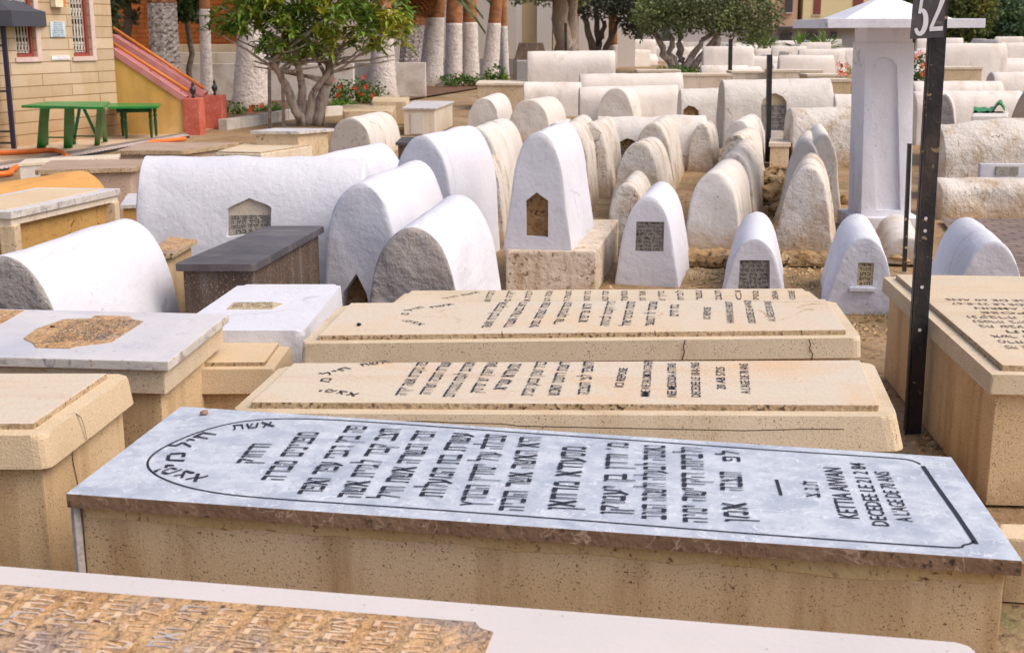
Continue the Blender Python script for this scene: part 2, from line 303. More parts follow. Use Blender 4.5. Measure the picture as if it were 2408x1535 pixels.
# ------------------------------------------------------------------ inscriptions
HB = {
'א': (.78, [(.03, 1, .75, 0, .2), (.66, 1, .46, .5, .12), (.06, 0, .28, .62, .12)]), 'ב': (.72, [(0, .9, .55, .9, .2), (.52, .9, .52, .1, .09), (0, .1, .72, .1, .2)]),
'ג': (.5, [(.05, .9, .35, .9, .2), (.33, .9, .33, .3, .09), (.33, .3, .04, .05, .13), (.33, .3, .45, 0, .1)]), 'ד': (.7, [(0, .9, .7, .9, .2), (.52, .9, .52, 0, .1)]),
'ה': (.7, [(0, .9, .66, .9, .2), (.6, .9, .6, 0, .1), (.1, .58, .08, 0, .1)]), 'ו': (.26, [(0, .92, .24, .9, .17), (.2, .9, .18, 0, .09)]),
'ז': (.36, [(0, .92, .34, .88, .17), (.18, .9, .16, 0, .1)]), 'ח': (.7, [(0, .9, .68, .9, .2), (.62, .9, .62, 0, .1), (.1, .9, .1, 0, .1)]),
'ט': (.7, [(.1, .95, .08, .1, .1), (.05, .1, .65, .1, .2), (.62, .1, .62, .8, .1), (.36, .9, .62, .88, .16)]), 'י': (.26, [(0, .92, .24, .9, .17), (.2, .9, .14, .5, .1)]),
'כ': (.62, [(0, .9, .52, .9, .2), (.54, .9, .54, .1, .09), (0, .1, .54, .1, .2)]), 'ל': (.62, [(.08, 1.4, .1, .95, .12), (.06, .9, .56, .9, .18), (.54, .88, .24, 0, .1)]),
'מ': (.78, [(.06, 0, .2, .9, .1), (.2, .9, .62, .9, .2), (.7, .85, .7, .1, .09), (.38, .1, .7, .1, .2)]), 'ם': (.7, [(0, .9, .66, .9, .2), (.1, .9, .1, .1, .09), (.62, .9, .62, .1, .09), (.08, .1, .64, .1, .2)]),
'נ': (.44, [(.1, .9, .36, .9, .2), (.34, .9, .34, .1, .09), (0, .1, .38, .1, .2)]), 'ס': (.68, [(0, .9, .66, .9, .2), (.64, .9, .5, .1, .09), (.06, .9, .2, .1, .09), (.2, .08, .5, .08, .18)]),
'ע': (.68, [(.06, .95, .3, .1, .13), (.6, .95, .54, .35, .12), (.54, .35, .02, -.08, .15)]), 'פ': (.68, [(0, .9, .6, .9, .2), (.6, .9, .6, .1, .09), (0, .1, .6, .1, .2), (.08, .9, .08, .55, .09), (.08, .52, .3, .5, .14)]),
'צ': (.7, [(.05, .95, .62, .15, .15), (.6, .95, .36, .55, .12), (0, .1, .66, .1, .2)]), 'ק': (.68, [(0, .9, .64, .9, .2), (.62, .85, .36, .25, .1), (.1, .6, .08, -.38, .1)]),
'ר': (.66, [(0, .9, .6, .9, .2), (.58, .9, .58, 0, .1)]), 'ש': (.82, [(.06, .95, .12, .1, .12), (.42, .9, .2, .3, .1), (.76, .95, .6, .1, .12), (.1, .08, .62, .08, .18)]),
'ת': (.74, [(.05, .9, .68, .9, .2), (.64, .9, .64, 0, .1), (.16, .9, .14, .06, .1), (0, .06, .16, .06, .14)]), 'ן': (.24, [(0, .92, .22, .9, .17), (.18, .9, .16, -.38, .09)]),
'ץ': (.66, [(.05, .95, .3, .5, .13), (.6, .95, .32, .5, .12), (.3, .55, .3, -.38, .1)]), 'ך': (.6, [(0, .9, .54, .9, .2), (.52, .9, .52, -.38, .1)]),
'.': (.2, [(.05, .06, .17, .06, .12)]), "'": (.2, [(.12, 1.05, .05, .8, .1)]), '-': (.5, [(.05, .5, .45, .5, .12)]), ' ': (.42, []),
}
_LC = {}
def latin(txt):
    if txt in _LC: return _LC[txt]
    c = bpy.data.curves.new("t", 'FONT'); c.body = txt; c.resolution_u = 2; c.offset = 0.004
    o = bpy.data.objects.new("t", c); COL.objects.link(o)
    dg = bpy.context.evaluated_depsgraph_get(); me = bpy.data.meshes.new_from_object(o.evaluated_get(dg))
    v = [q.co.copy() for q in me.vertices]; f = [tuple(p.vertices) for p in me.polygons]
    bpy.data.objects.remove(o); bpy.data.curves.remove(c); bpy.data.meshes.remove(me)
    x0 = min(p.x for p in v); x1 = max(p.x for p in v)
    v = [Vector(((p.x - x0), p.y / 0.73, 0)) for p in v]
    _LC[txt] = (v, f, x1 - x0); return _LC[txt]
def hebrew(txt, jit=0.0):
    v = []; f = []; x = 0.0; k = 0
    for ch in reversed(txt):
        wd, st = HB.get(ch, HB[' '])
        for (x0, y0, x1, y1, t) in st:
            a = Vector((x0, y0, 0)); b = Vector((x1, y1, 0)); d = (b - a).normalized()
            n = Vector((-d.y, d.x, 0)) * t / 2
            if abs(d.x) < 0.5: n2 = n * 1.25
            else: n2 = n
            q = [a + n2, a - n2, b - n, b + n]; i = len(v); zz = 0.0002 * (k % 9); k += 1
            v += [Vector((p.x + x, p.y, zz)) for p in q]; f.append((i, i + 1, i + 2, i + 3))
        x += wd + 0.17
    return v, f, max(0.1, x - 0.17)
def is_heb(t): return any('א' <= c <= 'ת' for c in t)
def line_on(mb, txt, A, B, h, nrm=Vector((0, 0, 1)), lift=0.0015):
    """writes txt from world point A to B (visual left to right), letter height h, on a surface with normal nrm"""
    A = Vector(A); B = Vector(B); v, f, wd = hebrew(txt) if is_heb(txt) else latin(txt)
    u = (B - A); L_ = u.length; u.normalize(); up = nrm.cross(u).normalized(); sx = L_ / wd
    mb.add(([A + u * (p.x * sx) + up * (p.y * h) + nrm * (lift + p.z) for p in v], f))
# ------------------------------------------------------------------ tomb builders
def rotof(a, b): return math.atan2(b.y - a.y, b.x - a.x)
def layered(label, poly, layers, name='slab_tomb', cat='tomb', group=None):
    """poly: plate corners FL, FR, BR, BL (world). layers: (part, material(s), z0, z1, outset bottom, outset top, bevel, corner radius)"""
    P2 = [Vector((p.x, p.y)) for p in poly]; c = sum(P2, Vector((0, 0))) / 4
    r = thing(name, label, cat, (c.x, c.y, 0), rotof(P2[0], P2[1]), group)
    objs = {}
    for (pn, mt, z0, z1, ob, ot, bv, cr) in layers:
        a = rnd(off(P2, ob), cr); b = rnd(off(P2, ot), cr)
        vf = prism(a, z0, z1, bv, b)
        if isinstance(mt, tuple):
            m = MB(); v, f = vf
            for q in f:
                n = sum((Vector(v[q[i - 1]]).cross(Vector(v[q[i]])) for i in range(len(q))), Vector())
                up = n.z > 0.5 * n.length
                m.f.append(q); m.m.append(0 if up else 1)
            m.v = [Vector(p) for p in v]
            o = mesh_obj(pn, m, list(mt), r)
        else: o = mesh_obj(pn, vf, mt, r)
        objs[pn] = o
    return r, objs
def barrel_mesh(L, w, H, ws=.82, hs=.45, Hb=None, wb=None, amp=.006, cap=.012, K=30, Mr=14, seed=0, flare=0.0, capamp=None, rim=.012):
    Hb = Hb or H; wb = wb or w; capamp = cap if capamp is None else capamp
    base = []; aa = ws / 2; bb = 1 - hs; lo, hi = 0.0, math.pi / 2
    for _ in range(40):
        m_ = (lo + hi) / 2
        if .5 * math.cos(m_) / aa - hs / bb * math.sin(m_) - 1 > 0: lo = m_
        else: hi = m_
    ph = lo; tx, tz = aa * math.cos(ph), hs + bb * math.sin(ph)
    for i in range(8): t = i / 8; base.append((.5 + (tx - .5) * t + flare * (1 - t) ** 4, tz * t))
    for i in range(19): a = ph + (math.pi - 2 * ph) * i / 18; base.append((aa * math.cos(a), hs + bb * math.sin(a)))
    for i in range(7, -1, -1): t = i / 8; base.append((-(.5 + (tx - .5) * t + flare * (1 - t) ** 4), tz * t))
    for _ in range(3):
        base = [base[0]] + [((base[i - 1][0] + 2 * base[i][0] + base[i + 1][0]) / 4, (base[i - 1][1] + 2 * base[i][1] + base[i + 1][1]) / 4) for i in range(1, len(base) - 1)] + [base[-1]]
    top = max(p[1] for p in base); base = [(x, z / top) for x, z in base]
    n = len(base); rings = []
    def ring(y, s, cp):
        t = min(1, max(0, y / L)); W = w + (wb - w) * t; HH = H + (Hb - H) * t
        return [(x * W * s, y, z * HH * s, cp) for x, z in base]
    sc = lambda d: 1 - 2 * d / w
    for s in (.12, .3, .5, .7, .86, .95): rings.append(ring(0, s * sc(rim), 1))
    rings += [ring(0, sc(rim), .6), ring(rim * .3, sc(rim * .3), .2), ring(rim, 1, 0)]
    for i in range(1, Mr): rings.append(ring(rim + (L - 2 * rim) * i / Mr, 1, 0))
    rings += [ring(L - rim, 1, 0), ring(L - rim * .3, sc(rim * .3), .2), ring(L, sc(rim), .6)]
    for s in (.9, .6, .3, .1): rings.append(ring(L, s * sc(rim), 1))
    off_ = Vector((seed * 13.7, seed * 5.1, seed * 2.3)); v = []
    for r in rings:
        for x, y, z, cp in r:
            p = Vector((x, y, z)); q = p * 3.2 + off_; d = noise.noise(q) * amp * 1.6 + noise.noise(p * 9 + off_) * amp * .6
            nv = Vector((x / w * 2, 0, z / H - .2)); nv = nv.normalized() if nv.length > 0 else nv
            p += nv * d * (1 - cp * .7)
            if cp > .5: p.y += noise.noise(p * 5 + off_ * 2) * capamp
            if z <= 0.001: p.z = -0.03
            v.append(p)
    f = []
    for i in range(len(rings) - 1):
        for k in range(n - 1): f.append((i * n + k, (i + 1) * n + k, (i + 1) * n + k + 1, i * n + k + 1))
        f.append((i * n + n - 1, (i + 1) * n + n - 1, (i + 1) * n, i * n))
    f.append(tuple(range(n))); f.append(tuple(reversed(range((len(rings) - 1) * n, len(rings) * n))))
    return v, f
_seed = [0]
def barrel(label, Yf, apex, back, w, z0=0.0, Yb=None, mat=None, capmat=None, name='barrel_tomb', group=None, parts=True, **kw):
    """barrel-vaulted tomb: front apex and back apex given as sight lines; front face stands at distance Yf"""
    mat = mat or AGED; _seed[0] += 1
    A = aty(apex[0], apex[1], Yf); H = A.z - z0
    if Yb is None: B = at(back[0], back[1], A.z)
    else: B = aty(back[0], back[1], Yb)
    d = Vector((B.x - A.x, B.y - A.y)); L_ = d.length
    rz = math.atan2(-d.x, d.y)
    v, f = barrel_mesh(L_, w, H, Hb=B.z - z0, seed=_seed[0], **kw)
    o = mesh_obj(name, v and (v, f), [mat] if not capmat else [mat, capmat], loc=(A.x, A.y, z0), rz=rz, local=True, smooth=True, auto=55)
    if capmat:
        me = o.data
        for p in me.polygons:
            if p.center.y < 0.016: p.material_index = 1
    tag(o, label, 'tomb', group)
    return o
def tbarrel(label, xl, xr, ytop, Yc, w, z0=0.0, mat=None, yaw=0.0, ytopr=None, group=None, name='barrel_tomb', **kw):
    """barrel tomb whose long side faces the camera, from xl to xr"""
    _seed[0] += 1
    A = aty(xl, ytop, Yc); B = aty(xr, ytopr or ytop, Yc + yaw); H = A.z - z0
    d = Vector((B.x - A.x, B.y - A.y)); L_ = d.length; rz = math.atan2(-d.x, d.y)
    v, f = barrel_mesh(L_, w, H, Hb=B.z - z0, seed=_seed[0], **kw)
    o = mesh_obj(name, (v, f), mat or AGED, loc=(A.x, A.y, z0), rz=rz, local=True, smooth=True, auto=55)
    tag(o, label, 'tomb', group); return o
def cut(o, pts, n, depth):
    """recess: world polygon pts pushed along n by depth is removed from o"""
    n = Vector(n).normalized()
    a = [Vector(p) - n * .25 for p in pts]; b = [Vector(p) + n * depth for p in pts]; k = len(pts)
    f = [tuple(range(k)), tuple(reversed(range(k, 2 * k)))] + [(i, i + k, (i + 1) % k + k, (i + 1) % k) for i in range(k)]
    c = mesh_obj('cutter', (a + b, f), o.data.materials[0]); bm = bmesh.new(); bm.from_mesh(c.data); bmesh.ops.recalc_face_normals(bm, faces=bm.faces); bm.to_mesh(c.data); bm.free()
    bm = bmesh.new(); bm.from_mesh(o.data); bmesh.ops.recalc_face_normals(bm, faces=bm.faces); bm.to_mesh(o.data); bm.free()
    md = o.modifiers.new('b', 'BOOLEAN'); md.object = c; md.operation = 'DIFFERENCE'; md.solver = 'EXACT'
    bpy.context.view_layer.update()
    dg = bpy.context.evaluated_depsgraph_get(); me = bpy.data.meshes.new_from_object(o.evaluated_get(dg))
    o.modifiers.clear(); o.data = me; cm = c.data; bpy.data.objects.remove(c); bpy.data.meshes.remove(cm)
    me.set_sharp_from_angle(angle=math.radians(35))
def face_pts(o, px, dy=0.0):
    """sight lines px met with the front-face plane of barrel o"""
    R = rootmat(o); p0 = R @ Vector((0, dy, 0)); n = (R.to_3x3() @ Vector((0, 1, 0)))
    out = []; E = Vector((0, 0, EYE))
    for x, y in px:
        d = ray(x, y); t = (p0 - E).dot(n) / d.dot(n); out.append(E + d * t)
    return out, n
def plane_pts(Y, px, n=Vector((0, 1, 0))):
    return [aty(x, y, Y) for x, y in px], n
def plaque(root, pts, n, depth, mat, th=.03, name='inscription_tablet'):
    a = [p + n * (depth - th) for p in pts]; b = [p + n * (depth + .01) for p in pts]; k = len(pts)
    f = [tuple(range(k)), tuple(reversed(range(k, 2 * k)))] + [(i, i + k, (i + 1) % k + k, (i + 1) % k) for i in range(k)]
    return mesh_obj(name, (a + b, f), mat, root), a
def shrink(pts, s):
    c = sum(pts, Vector()) / len(pts); return [c + (p - c) * s for p in pts]
def rows_on(root, q, n, rows, mat=None, m=.06, fill=.62, name='inscription', lift=.002):
    """q: BL, BR, TR, TL of a tablet; writes the rows of text top to bottom"""
    mb = MB(); bl, br, tr, tl = q; nr = len(rows)
    for i, t in enumerate(rows):
        s = 1 - (i + .82) / nr
        A = bl.lerp(tl, s); B = br.lerp(tr, s); h = (tl - bl).length / nr * fill
        k = m + (0.12 if len(t) < 9 else 0)
        line_on(mb, t, A.lerp(B, k), A.lerp(B, 1 - k), h, -n, lift)
    return mesh_obj(name, mb, mat or INK, root)

# ------------------------------------------------------------------ setting
def sheet(name, pts, mat, z):
    v = [Vector((p.x, p.y, z)) for p in pts]; return struct(name, (v, [tuple(range(len(v)))]), mat)
def ground():
    xs = [-14 + i * .28 for i in range(101)]; ys = [.5 + j * .28 for j in range(100)]
    v = []; f = []
    for y in ys:
        for x in xs:
            p = Vector((x, y, 0)); h = noise.noise(p * 1.6) * .02 + noise.noise(p * 4.5) * .012 - .012
            e = min(1, (x + 14) / 2, (14 - x) / 2, (28.22 - y) / 2); k = max(0, min(1, e)) * (1 if x > -3.5 else 0)
            v.append(Vector((x, y, h * k)))
    n = len(xs)
    for j in range(len(ys) - 1):
        for i in range(n - 1): a = j * n + i; f.append((a, a + 1, a + n + 1, a + n))
    b = len(v); X0, X1, Y0, Y1 = xs[0], xs[-1], ys[0], ys[-1]; R_ = 900
    v += [Vector(p) for p in ((-R_, -R_, 0), (R_, -R_, 0), (R_, R_, 0), (-R_, R_, 0), (X0, Y0, 0), (X1, Y0, 0), (X1, Y1, 0), (X0, Y1, 0))]
    f += [(b, b + 1, b + 5, b + 4), (b + 1, b + 2, b + 6, b + 5), (b + 2, b + 3, b + 7, b + 6), (b + 3, b, b + 4, b + 7)]
    struct('ground', (v, f), GROUND)
ground()
def brickmat(name, c1, c2, mortar, bw, bh, ms, off_=.5, axis='XZ', bump=.4, stain=None, dirt=None):
    m = M(name, c1, c2, 2, stain=stain, stain_s=(2.5, 2.5, .7), stain_t=(.48, .72), bump=.4, bump_s=30, fine=.05, dirt=dirt, dirt_z=(-.1, 1.3)) if stain else M(name, c1, c2, 2, bump=.4, bump_s=30, fine=.05)
    t = m.node_tree; N = t.nodes; P = N['Principled BSDF']; src = P.inputs['Base Color'].links[0].from_socket
    tc = N.new('ShaderNodeTexCoord'); s = N.new('ShaderNodeSeparateXYZ'); c = N.new('ShaderNodeCombineXYZ'); t.links.new(tc.outputs['Object'], s.inputs[0])
    t.links.new(s.outputs[0], c.inputs[0]); t.links.new(s.outputs[2 if axis == 'XZ' else 1], c.inputs[1])
    b = N.new('ShaderNodeTexBrick'); b.offset = off_; b.inputs['Scale'].default_value = 1; b.inputs['Brick Width'].default_value = bw; b.inputs['Row Height'].default_value = bh
    b.inputs['Mortar Size'].default_value = ms; b.inputs['Color1'].default_value = (1, 1, 1, 1); b.inputs['Color2'].default_value = (.78, .76, .74, 1); b.inputs['Mortar'].default_value = (*mortar, 1)
    t.links.new(c.outputs[0], b.inputs['Vector'])
    x = N.new('ShaderNodeMix'); x.data_type = 'RGBA'; x.blend_type = 'MULTIPLY'; x.inputs[0].default_value = 1
    t.links.new(src, x.inputs[6]); t.links.new(b.outputs['Color'], x.inputs[7]); t.links.new(x.outputs[2], P.inputs['Base Color'])
    bm_ = N.new('ShaderNodeBump'); bm_.inputs['Strength'].default_value = bump; bm_.inputs['Distance'].default_value = .02; bm_.invert = True
    t.links.new(b.outputs['Fac'], bm_.inputs['Height']); old = P.inputs['Normal'].links[0].from_socket; t.links.new(old, bm_.inputs['Normal']); t.links.new(bm_.outputs[0], P.inputs['Normal'])
    return m
BLOCK = brickmat('stone_block_wall', (.58, .46, .32), (.64, .53, .39), (.45, .36, .28), 1.35, .18, .008, stain=(.50, .34, .17), dirt=(.40, .23, .10))
PAVE = brickmat('brick_paving_stone', (.20, .155, .14), (.27, .21, .19), (.45, .42, .4), .22, .11, .012, axis='XY')
OBRICK = brickmat('orange_brick', (.44, .14, .03), (.34, .10, .02), (.6, .5, .45), .5, .13, .015, stain=(.25, .07, .015))
sheet('yard', [at(-700, 470), at(0, 398), at(436, 316), at(560, 296), at(640, 200), at(-200, 190)], YARD, .012)
sheet('brick_paving', [at(2212, 521), at(2330, 521), at(2500, 521), at(2700, 760), at(2380, 760)], PAVE, .03)
sheet('garden_bed', [at(524, 302), at(588, 293), at(694, 274), at(800, 266), at(1210, 196), at(1210, 170), at(500, 215)], SOIL, .05)
# ------------------------------------------------------------------ front row: flat slab tombs
def tpoly(*px, z): return [at(x, y, z) for x, y in px]
def st_text(root, items, z, mat=INK, name='inscription', lift=.002):
    for (t, a, b, h) in items:
        mb = MB(); line_on(mb, t, at(*a, z), at(*b, z), h, Vector((0, 0, 1)), lift); mesh_obj('text_line', mb, mat, root)
def outline(root, px, z, wd, mat=INK, name='border_line', closed=False, lift=.0015):
    P_ = [at(x, y, z) for x, y in px]; mb = MB(); n = len(P_)
    v = []; f = []
    for i, p in enumerate(P_):
        a = P_[max(i - 1, 0)]; b = P_[min(i + 1, n - 1)]; d = (b - a).normalized(); s = Vector((-d.y, d.x, 0)) * wd / 2
        v += [p + s + Vector((0, 0, lift)), p - s + Vector((0, 0, lift))]
    for i in range(n - 1): f.append((2 * i, 2 * i + 1, 2 * i + 3, 2 * i + 2))
    mb.add((v, f)); return mesh_obj(name, mb, mat, root)
def smoothpx(p, n=2):
    for _ in range(n):
        q = [p[0]]
        for a, b in zip(p[:-1], p[1:]): q += [(a[0] * .75 + b[0] * .25, a[1] * .75 + b[1] * .25), (a[0] * .25 + b[0] * .75, a[1] * .25 + b[1] * .75)]
        p = q + [p[-1]]
    return p
# nearest tomb, cut by the lower edge of the photo
Z1 = .60
bl = at(-420, 1297, Z1); br = at(2285, 1512, Z1); dv = Vector((br.y - bl.y, -(br.x - bl.x), 0)).normalized() * .78
poly = [bl + dv, br + dv * .98, br, bl]
r, o = layered('marble tomb nearest the viewer with a brown carved panel let into its white top', poly, [
    ('marble_top', (FMARB, WEDGE), .555, .60, 0, 0, .006, .03), ('body', TERR, 0, .557, -.03, -.03, .006, 0)])
pp = [at(-300, 1352, Z1), at(1118, 1464, Z1), at(1128, 1478, Z1), at(1160, 1487, Z1)]
u = (at(1118, 1464, Z1) - at(-300, 1352, Z1)).normalized(); dn = Vector((u.y, -u.x, 0))
pa = pp[3] + dn * .40; pb = pp[1] + dn * .44; pc = pp[0] + dn * .44
pv = [pc, pb + u * -.02, pa, pp[3], pp[2], pp[1], pp[0]]
pan = mesh_obj('carved_panel', prism(pv, .58, .6025, .0), PANEL, r)
RH = ['פה נטמנה האשה', 'הצנועה והחסודה', 'אשת חיל מי ימצא', 'כפה פרשה לעני', 'וידיה שלחה לאביון', 'רבות בנות עשו', 'חיל ואת עלית על', 'כלנה שקר החן', 'והבל היופי אשה', 'יראת השם היא', 'תתהלל תנו לה', 'מפרי ידיה', 'ויהללוה בשערים', 'מעשיה נפטרה', 'ביום שבת קדש', 'לחדש ניסן', 'שנת תשכב', 'תנצבה']
def extr(mb, h):
    v = list(mb.v); f = list(mb.f); n = len(v); nv = v + [p - Vector((0, 0, h)) for p in v]; nf = list(f)
    for q in f:
        for i in range(len(q)): a, b = q[i], q[(i + 1) % len(q)]; nf.append((b, a, a + n, b + n))
    mb.v = nv; mb.f = nf; mb.m = [0] * len(nf)
RLET = M('raised_letter_stone', (.66, .50, .36), (.60, .38, .20), 10, c3=(.42, .38, .38), spots=(.2, .12, .08), spot_s=40, spot_t=(.56, .68), bump=1, bump_s=40)
for i in range(len(RH)):
    mb = MB(); c = pp[1] - u * (.06 + i * .078); line_on(mb, RH[i], c + dn * .41, c + dn * .03, .05, Vector((0, 0, 1)), .0045)
    extr(mb, .006); mesh_obj('text_line', mb, RLET, pan)
# blue-grey marble tomb
Z = .62
A_ = at(425, 955, Z); B_ = at(155, 1160, Z); C_ = at(2405, 1318, Z); D_ = at(2237, 1074, Z)
r, o = layered('large blue-grey marble tomb with a black arched border and rows of painted Hebrew letters', [B_, C_, D_, A_], [
    ('marble_slab', (BLUEM, BEDGE), .585, .62, 0, 0, .002, 0), ('body', TERR, 0, .587, -.025, -.025, .004, 0)])
MORT = M('yellowish_mortar', (.66, .50, .27), (.58, .40, .18), 6, spots=(.16, .09, .04), spot_s=70, spot_t=(.6, .68), bump=.6, bump_s=60)
e0 = Vector((B_.x, B_.y)); e1 = Vector((C_.x, C_.y)); ed = (e1 - e0).normalized(); en = Vector((-ed.y, ed.x)); v = []; f = []; nb_ = 120; Lb = (e1 - e0).length
for i in range(nb_ + 1):
    s_ = .03 + (Lb - .06) * i / nb_; q = e0 + ed * s_ + en * .0225; dz = .036 + .014 * noise.noise(Vector((s_ * 3, 0, 1))) + .008 * noise.noise(Vector((s_ * 14, 0, 1)))
    v += [Vector((q.x, q.y, .586)), Vector((q.x, q.y, .586 - dz)), Vector((q.x + en.x * .004, q.y + en.y * .004, .583 - dz))]
for i in range(nb_): a_ = i * 3; f += [(a_, a_ + 1, a_ + 4, a_ + 3), (a_ + 1, a_ + 2, a_ + 5, a_ + 4)]
mesh_obj('mortar_band', (v, f), MORT, r)
mesh_obj('corner_strip', prism([Vector((B_.x + x, B_.y + y)) for x, y in ((-.004, .03), (.012, .008), (.026, .012), (.020, .05))], 0, .583, .002), WEDGE, r)
st_text(r, [
    ('ורחוק', (604, 1090), (641, 1045), 0.0547), ('מפנינים מכרה', (668, 1130), (753, 1018), 0.0593), ('פה בין רגבי עפר ואפר', (755, 1163), (866, 1003), 0.0593),
    ('חצב קבר לגוית אשה', (850, 1171), (946, 1010), 0.0593), ('זכה וכשרה אשת חיל', (940, 1174), (1028, 1015), 0.0593), ('עשרת בת המעלות', (1042, 1170), (1114, 1020), 0.0593),
    ('סבלה עול יסורין הבורץ', (1138, 1190), (1193, 1024), 0.0593), ('היא האשה אשר הוכיה', (1232, 1202), (1274, 1030), 0.0593), ('מסעודא מרחאן', (1352, 1200), (1380, 1052), 0.0638),
    ("מ' ורדן בן יעטוקן", (1470, 1210), (1479, 1043), 0.0570), ('נאמנה לבעלה ולשמה הטוב', (1568, 1222), (1565, 1049), 0.0570), ('ולביתה הקדישה ימיה', (1666, 1230), (1652, 1055), 0.0570),
    ('תנצבה', (1748, 1155), (1744, 1112), 0.0547), ('אמן', (1765, 1228), (1755, 1185), 0.0570), ('לפ', (1742, 1086), (1738, 1062), 0.0456),
    ('ת.נ.צ', (1930, 1170), (1922, 1134), 0.0342), ('KETTIA AIWAN', (2022, 1220), (1978, 1101), 0.0479),
    ('DECEDEE LE 21 2 84', (2092, 1238), (2032, 1090), 0.0388), ("A L'AGE DE 70 ANS", (2148, 1228), (2090, 1110), 0.0388),
    ('אשת', (548, 1012), (646, 1004), 0.0479), ('חיל', (440, 1056), (512, 1022), 0.0479), ('מי', (432, 1098), (438, 1064), 0.0479), ('ימצא', (492, 1120), (392, 1096), 0.0479)], .62)
outline(r, [(1826, 1128), (1837, 1165)], .62, .008, name='dash_mark')
outline(r, smoothpx([(2165, 1092), (2150, 1084), (2120, 1078), (1800, 1058), (1500, 1036), (1200, 1016), (900, 994), (720, 984), (600, 986), (500, 1004), (400, 1042), (345, 1078), (350, 1110), (420, 1142), (520, 1162), (640, 1173), (900, 1190), (1400, 1226), (1800, 1258), (2245, 1289), (2262, 1287)], 3), .62, .006)
outline(r, [(2170, 1096), (2200, 1140), (2250, 1210), (2296, 1279)], .62, .011, name='thick_border_line')
outline(r, [(2262, 1287), (2266, 1282), (2284, 1278), (2290, 1272)], .62, .006, name='corner_notch_line')
# three travertine-plated tombs
def plated(label, px, z, zl, zb, lo=.045, lb=.06, cr=.03, mat=PLATE, side=TERR, pm=None, th=.022, lbev=.012):
    return layered(label, tpoly(*px, z=z), [('stone_plate', (mat, PEDGE), z - th, z, 0, 0, .004, 0), ('lid', LIDM, zl, z - th + .002, lb, lo, lbev, cr), ('body', side, 0, zl + .002, zb, zb, .004, 0)])
Z = .62
r, o = plated('pinkish travertine tomb with rounded lid corners and black text, right behind the blue-grey slab', [(590, 945), (2067, 952), (2022, 846), (690, 853)], Z, .50, .02, .05, .075, .05)
st_text(r, [
    ('פה נקברת אשה יקרה', (956, 930), (1008, 853), .036), ('עשרת המכה ושדרה', (1013, 928), (1063, 853), .036), ('אמדגם לעמת ממנגדתם', (1068, 934), (1120, 853), .036),
    ('שעדיהמין יש יסרסק', (1133, 924), (1172, 853), .036), ('מסעודא עטייא', (1190, 917), (1228, 857), .04), ('בגיר ושינון ובמען וגבית', (1253, 931), (1287, 853), .036),
    ('דשנת רחמנו תאנש', (1315, 930), (1342, 853), .036), ('חתשפד לצי הנצבה', (1386, 928), (1398, 851), .036), ('ICI REPOSE', (1466, 911), (1477, 866), .03),
    ('MME VVE SALOMON COHEN', (1528, 933), (1535, 848), .03), ('NEE MESSODA ATTIAS', (1591, 934), (1590, 855), .03), ('DECEDEE LE 18-8-1965', (1648, 934), (1645, 853), .03),
    ('20 AB 5725', (1707, 916), (1704, 864), .03), ("A L'AGE DE 78 ANS", (1765, 926), (1759, 856), .03),
    ('אשת', (853, 862), (918, 853), .032), ('חיל', (770, 884), (828, 868), .032), ('מ', (776, 899), (782, 890), .034), ('ימצא', (846, 926), (762, 914), .032)], Z)
def onside(px, A0, B0, out):
    A2 = Vector((A0.x, A0.y, 0)); d = Vector((B0.x - A0.x, B0.y - A0.y, 0)).normalized(); n = Vector((d.y, -d.x, 0)); p0 = A2 + n * out; E = Vector((0, 0, EYE)); o_ = []
    for x, y in px: q = ray(x, y); t = (p0 - E).dot(n) / q.dot(n); o_.append(E + q * t)
    return o_, n
crk = flat('dark_crack', (.05, .03, .02), .9)  # near-black colour for cracks and plate joints
def crackline(root, pts, wd=.003, mat=crk, nrm=None, name='crack'):
    v = []; f = []
    nrm = nrm or Vector((0, -1, 0))
    for i, p in enumerate(pts):
        a = pts[max(i - 1, 0)]; b = pts[min(i + 1, len(pts) - 1)]; d = (b - a).normalized(); s = d.cross(nrm).normalized() * wd / 2
        v += [p + s + nrm * .0015, p - s + nrm * .0015]
    for i in range(len(pts) - 1): f.append((2 * i, 2 * i + 1, 2 * i + 3, 2 * i + 2))
    return mesh_obj(name, (v, f), mat, root)
q, n = onside([(880, 992), (1000, 990), (1060, 993), (1180, 996), (1220, 1001), (1400, 1005), (1560, 1008), (1750, 1012), (1900, 1008), (1985, 1009)], at(590, 945, .62), at(2067, 952, .62), .072)
crackline(r, q, .003, nrm=n)
Zf = .62
r, o = plated('cream travertine tomb second behind the blue-grey slab, its sharp-cornered lid cracked at right', [(748, 788), (1990, 775), (1940, 703), (825, 712)], Zf, .525, .02, .05, .055, .03, mat=PLATEX)
st_text(r, [
    ('אנקברת לברות ואשה', (1153, 771), (1194, 712), .034), ('היא במעשיה אצטרוי', (1204, 771), (1242, 712), .034), ('שמה נשמתה מסעי', (1265, 771), (1296, 712), .034),
    ('המדגומקם שדי', (1322, 763), (1347, 712), .034), ('היא צריפויא', (1382, 758), (1393, 716), .036), ('מיד הקמנה לביגותה', (1432, 767), (1448, 710), .034),
    ('סתמת המימדיאזל', (1483, 767), (1495, 710), .034), ('שנתבד לו דמשצי', (1538, 767), (1547, 710), .034), ('בת חיים', (1596, 744), (1597, 718), .034),
    ('ICI REPOSE', (1671, 751), (1672, 723), .03), ('HANNA BOUHBOT', (1727, 760), (1722, 710), .03), ('DECEDEE LE 16-9-62', (1778, 760), (1766, 708), .03), ("A L'AGE DE 80 ANS", (1825, 756), (1813, 709), .03),
    ('אשת', (1017, 725), (1069, 717), .028), ('חיל', (965, 733), (1000, 724), .028), ('מ', (960, 741), (963, 737), .03), ('ימצא', (1000, 763), (958, 752), .028)], Zf)
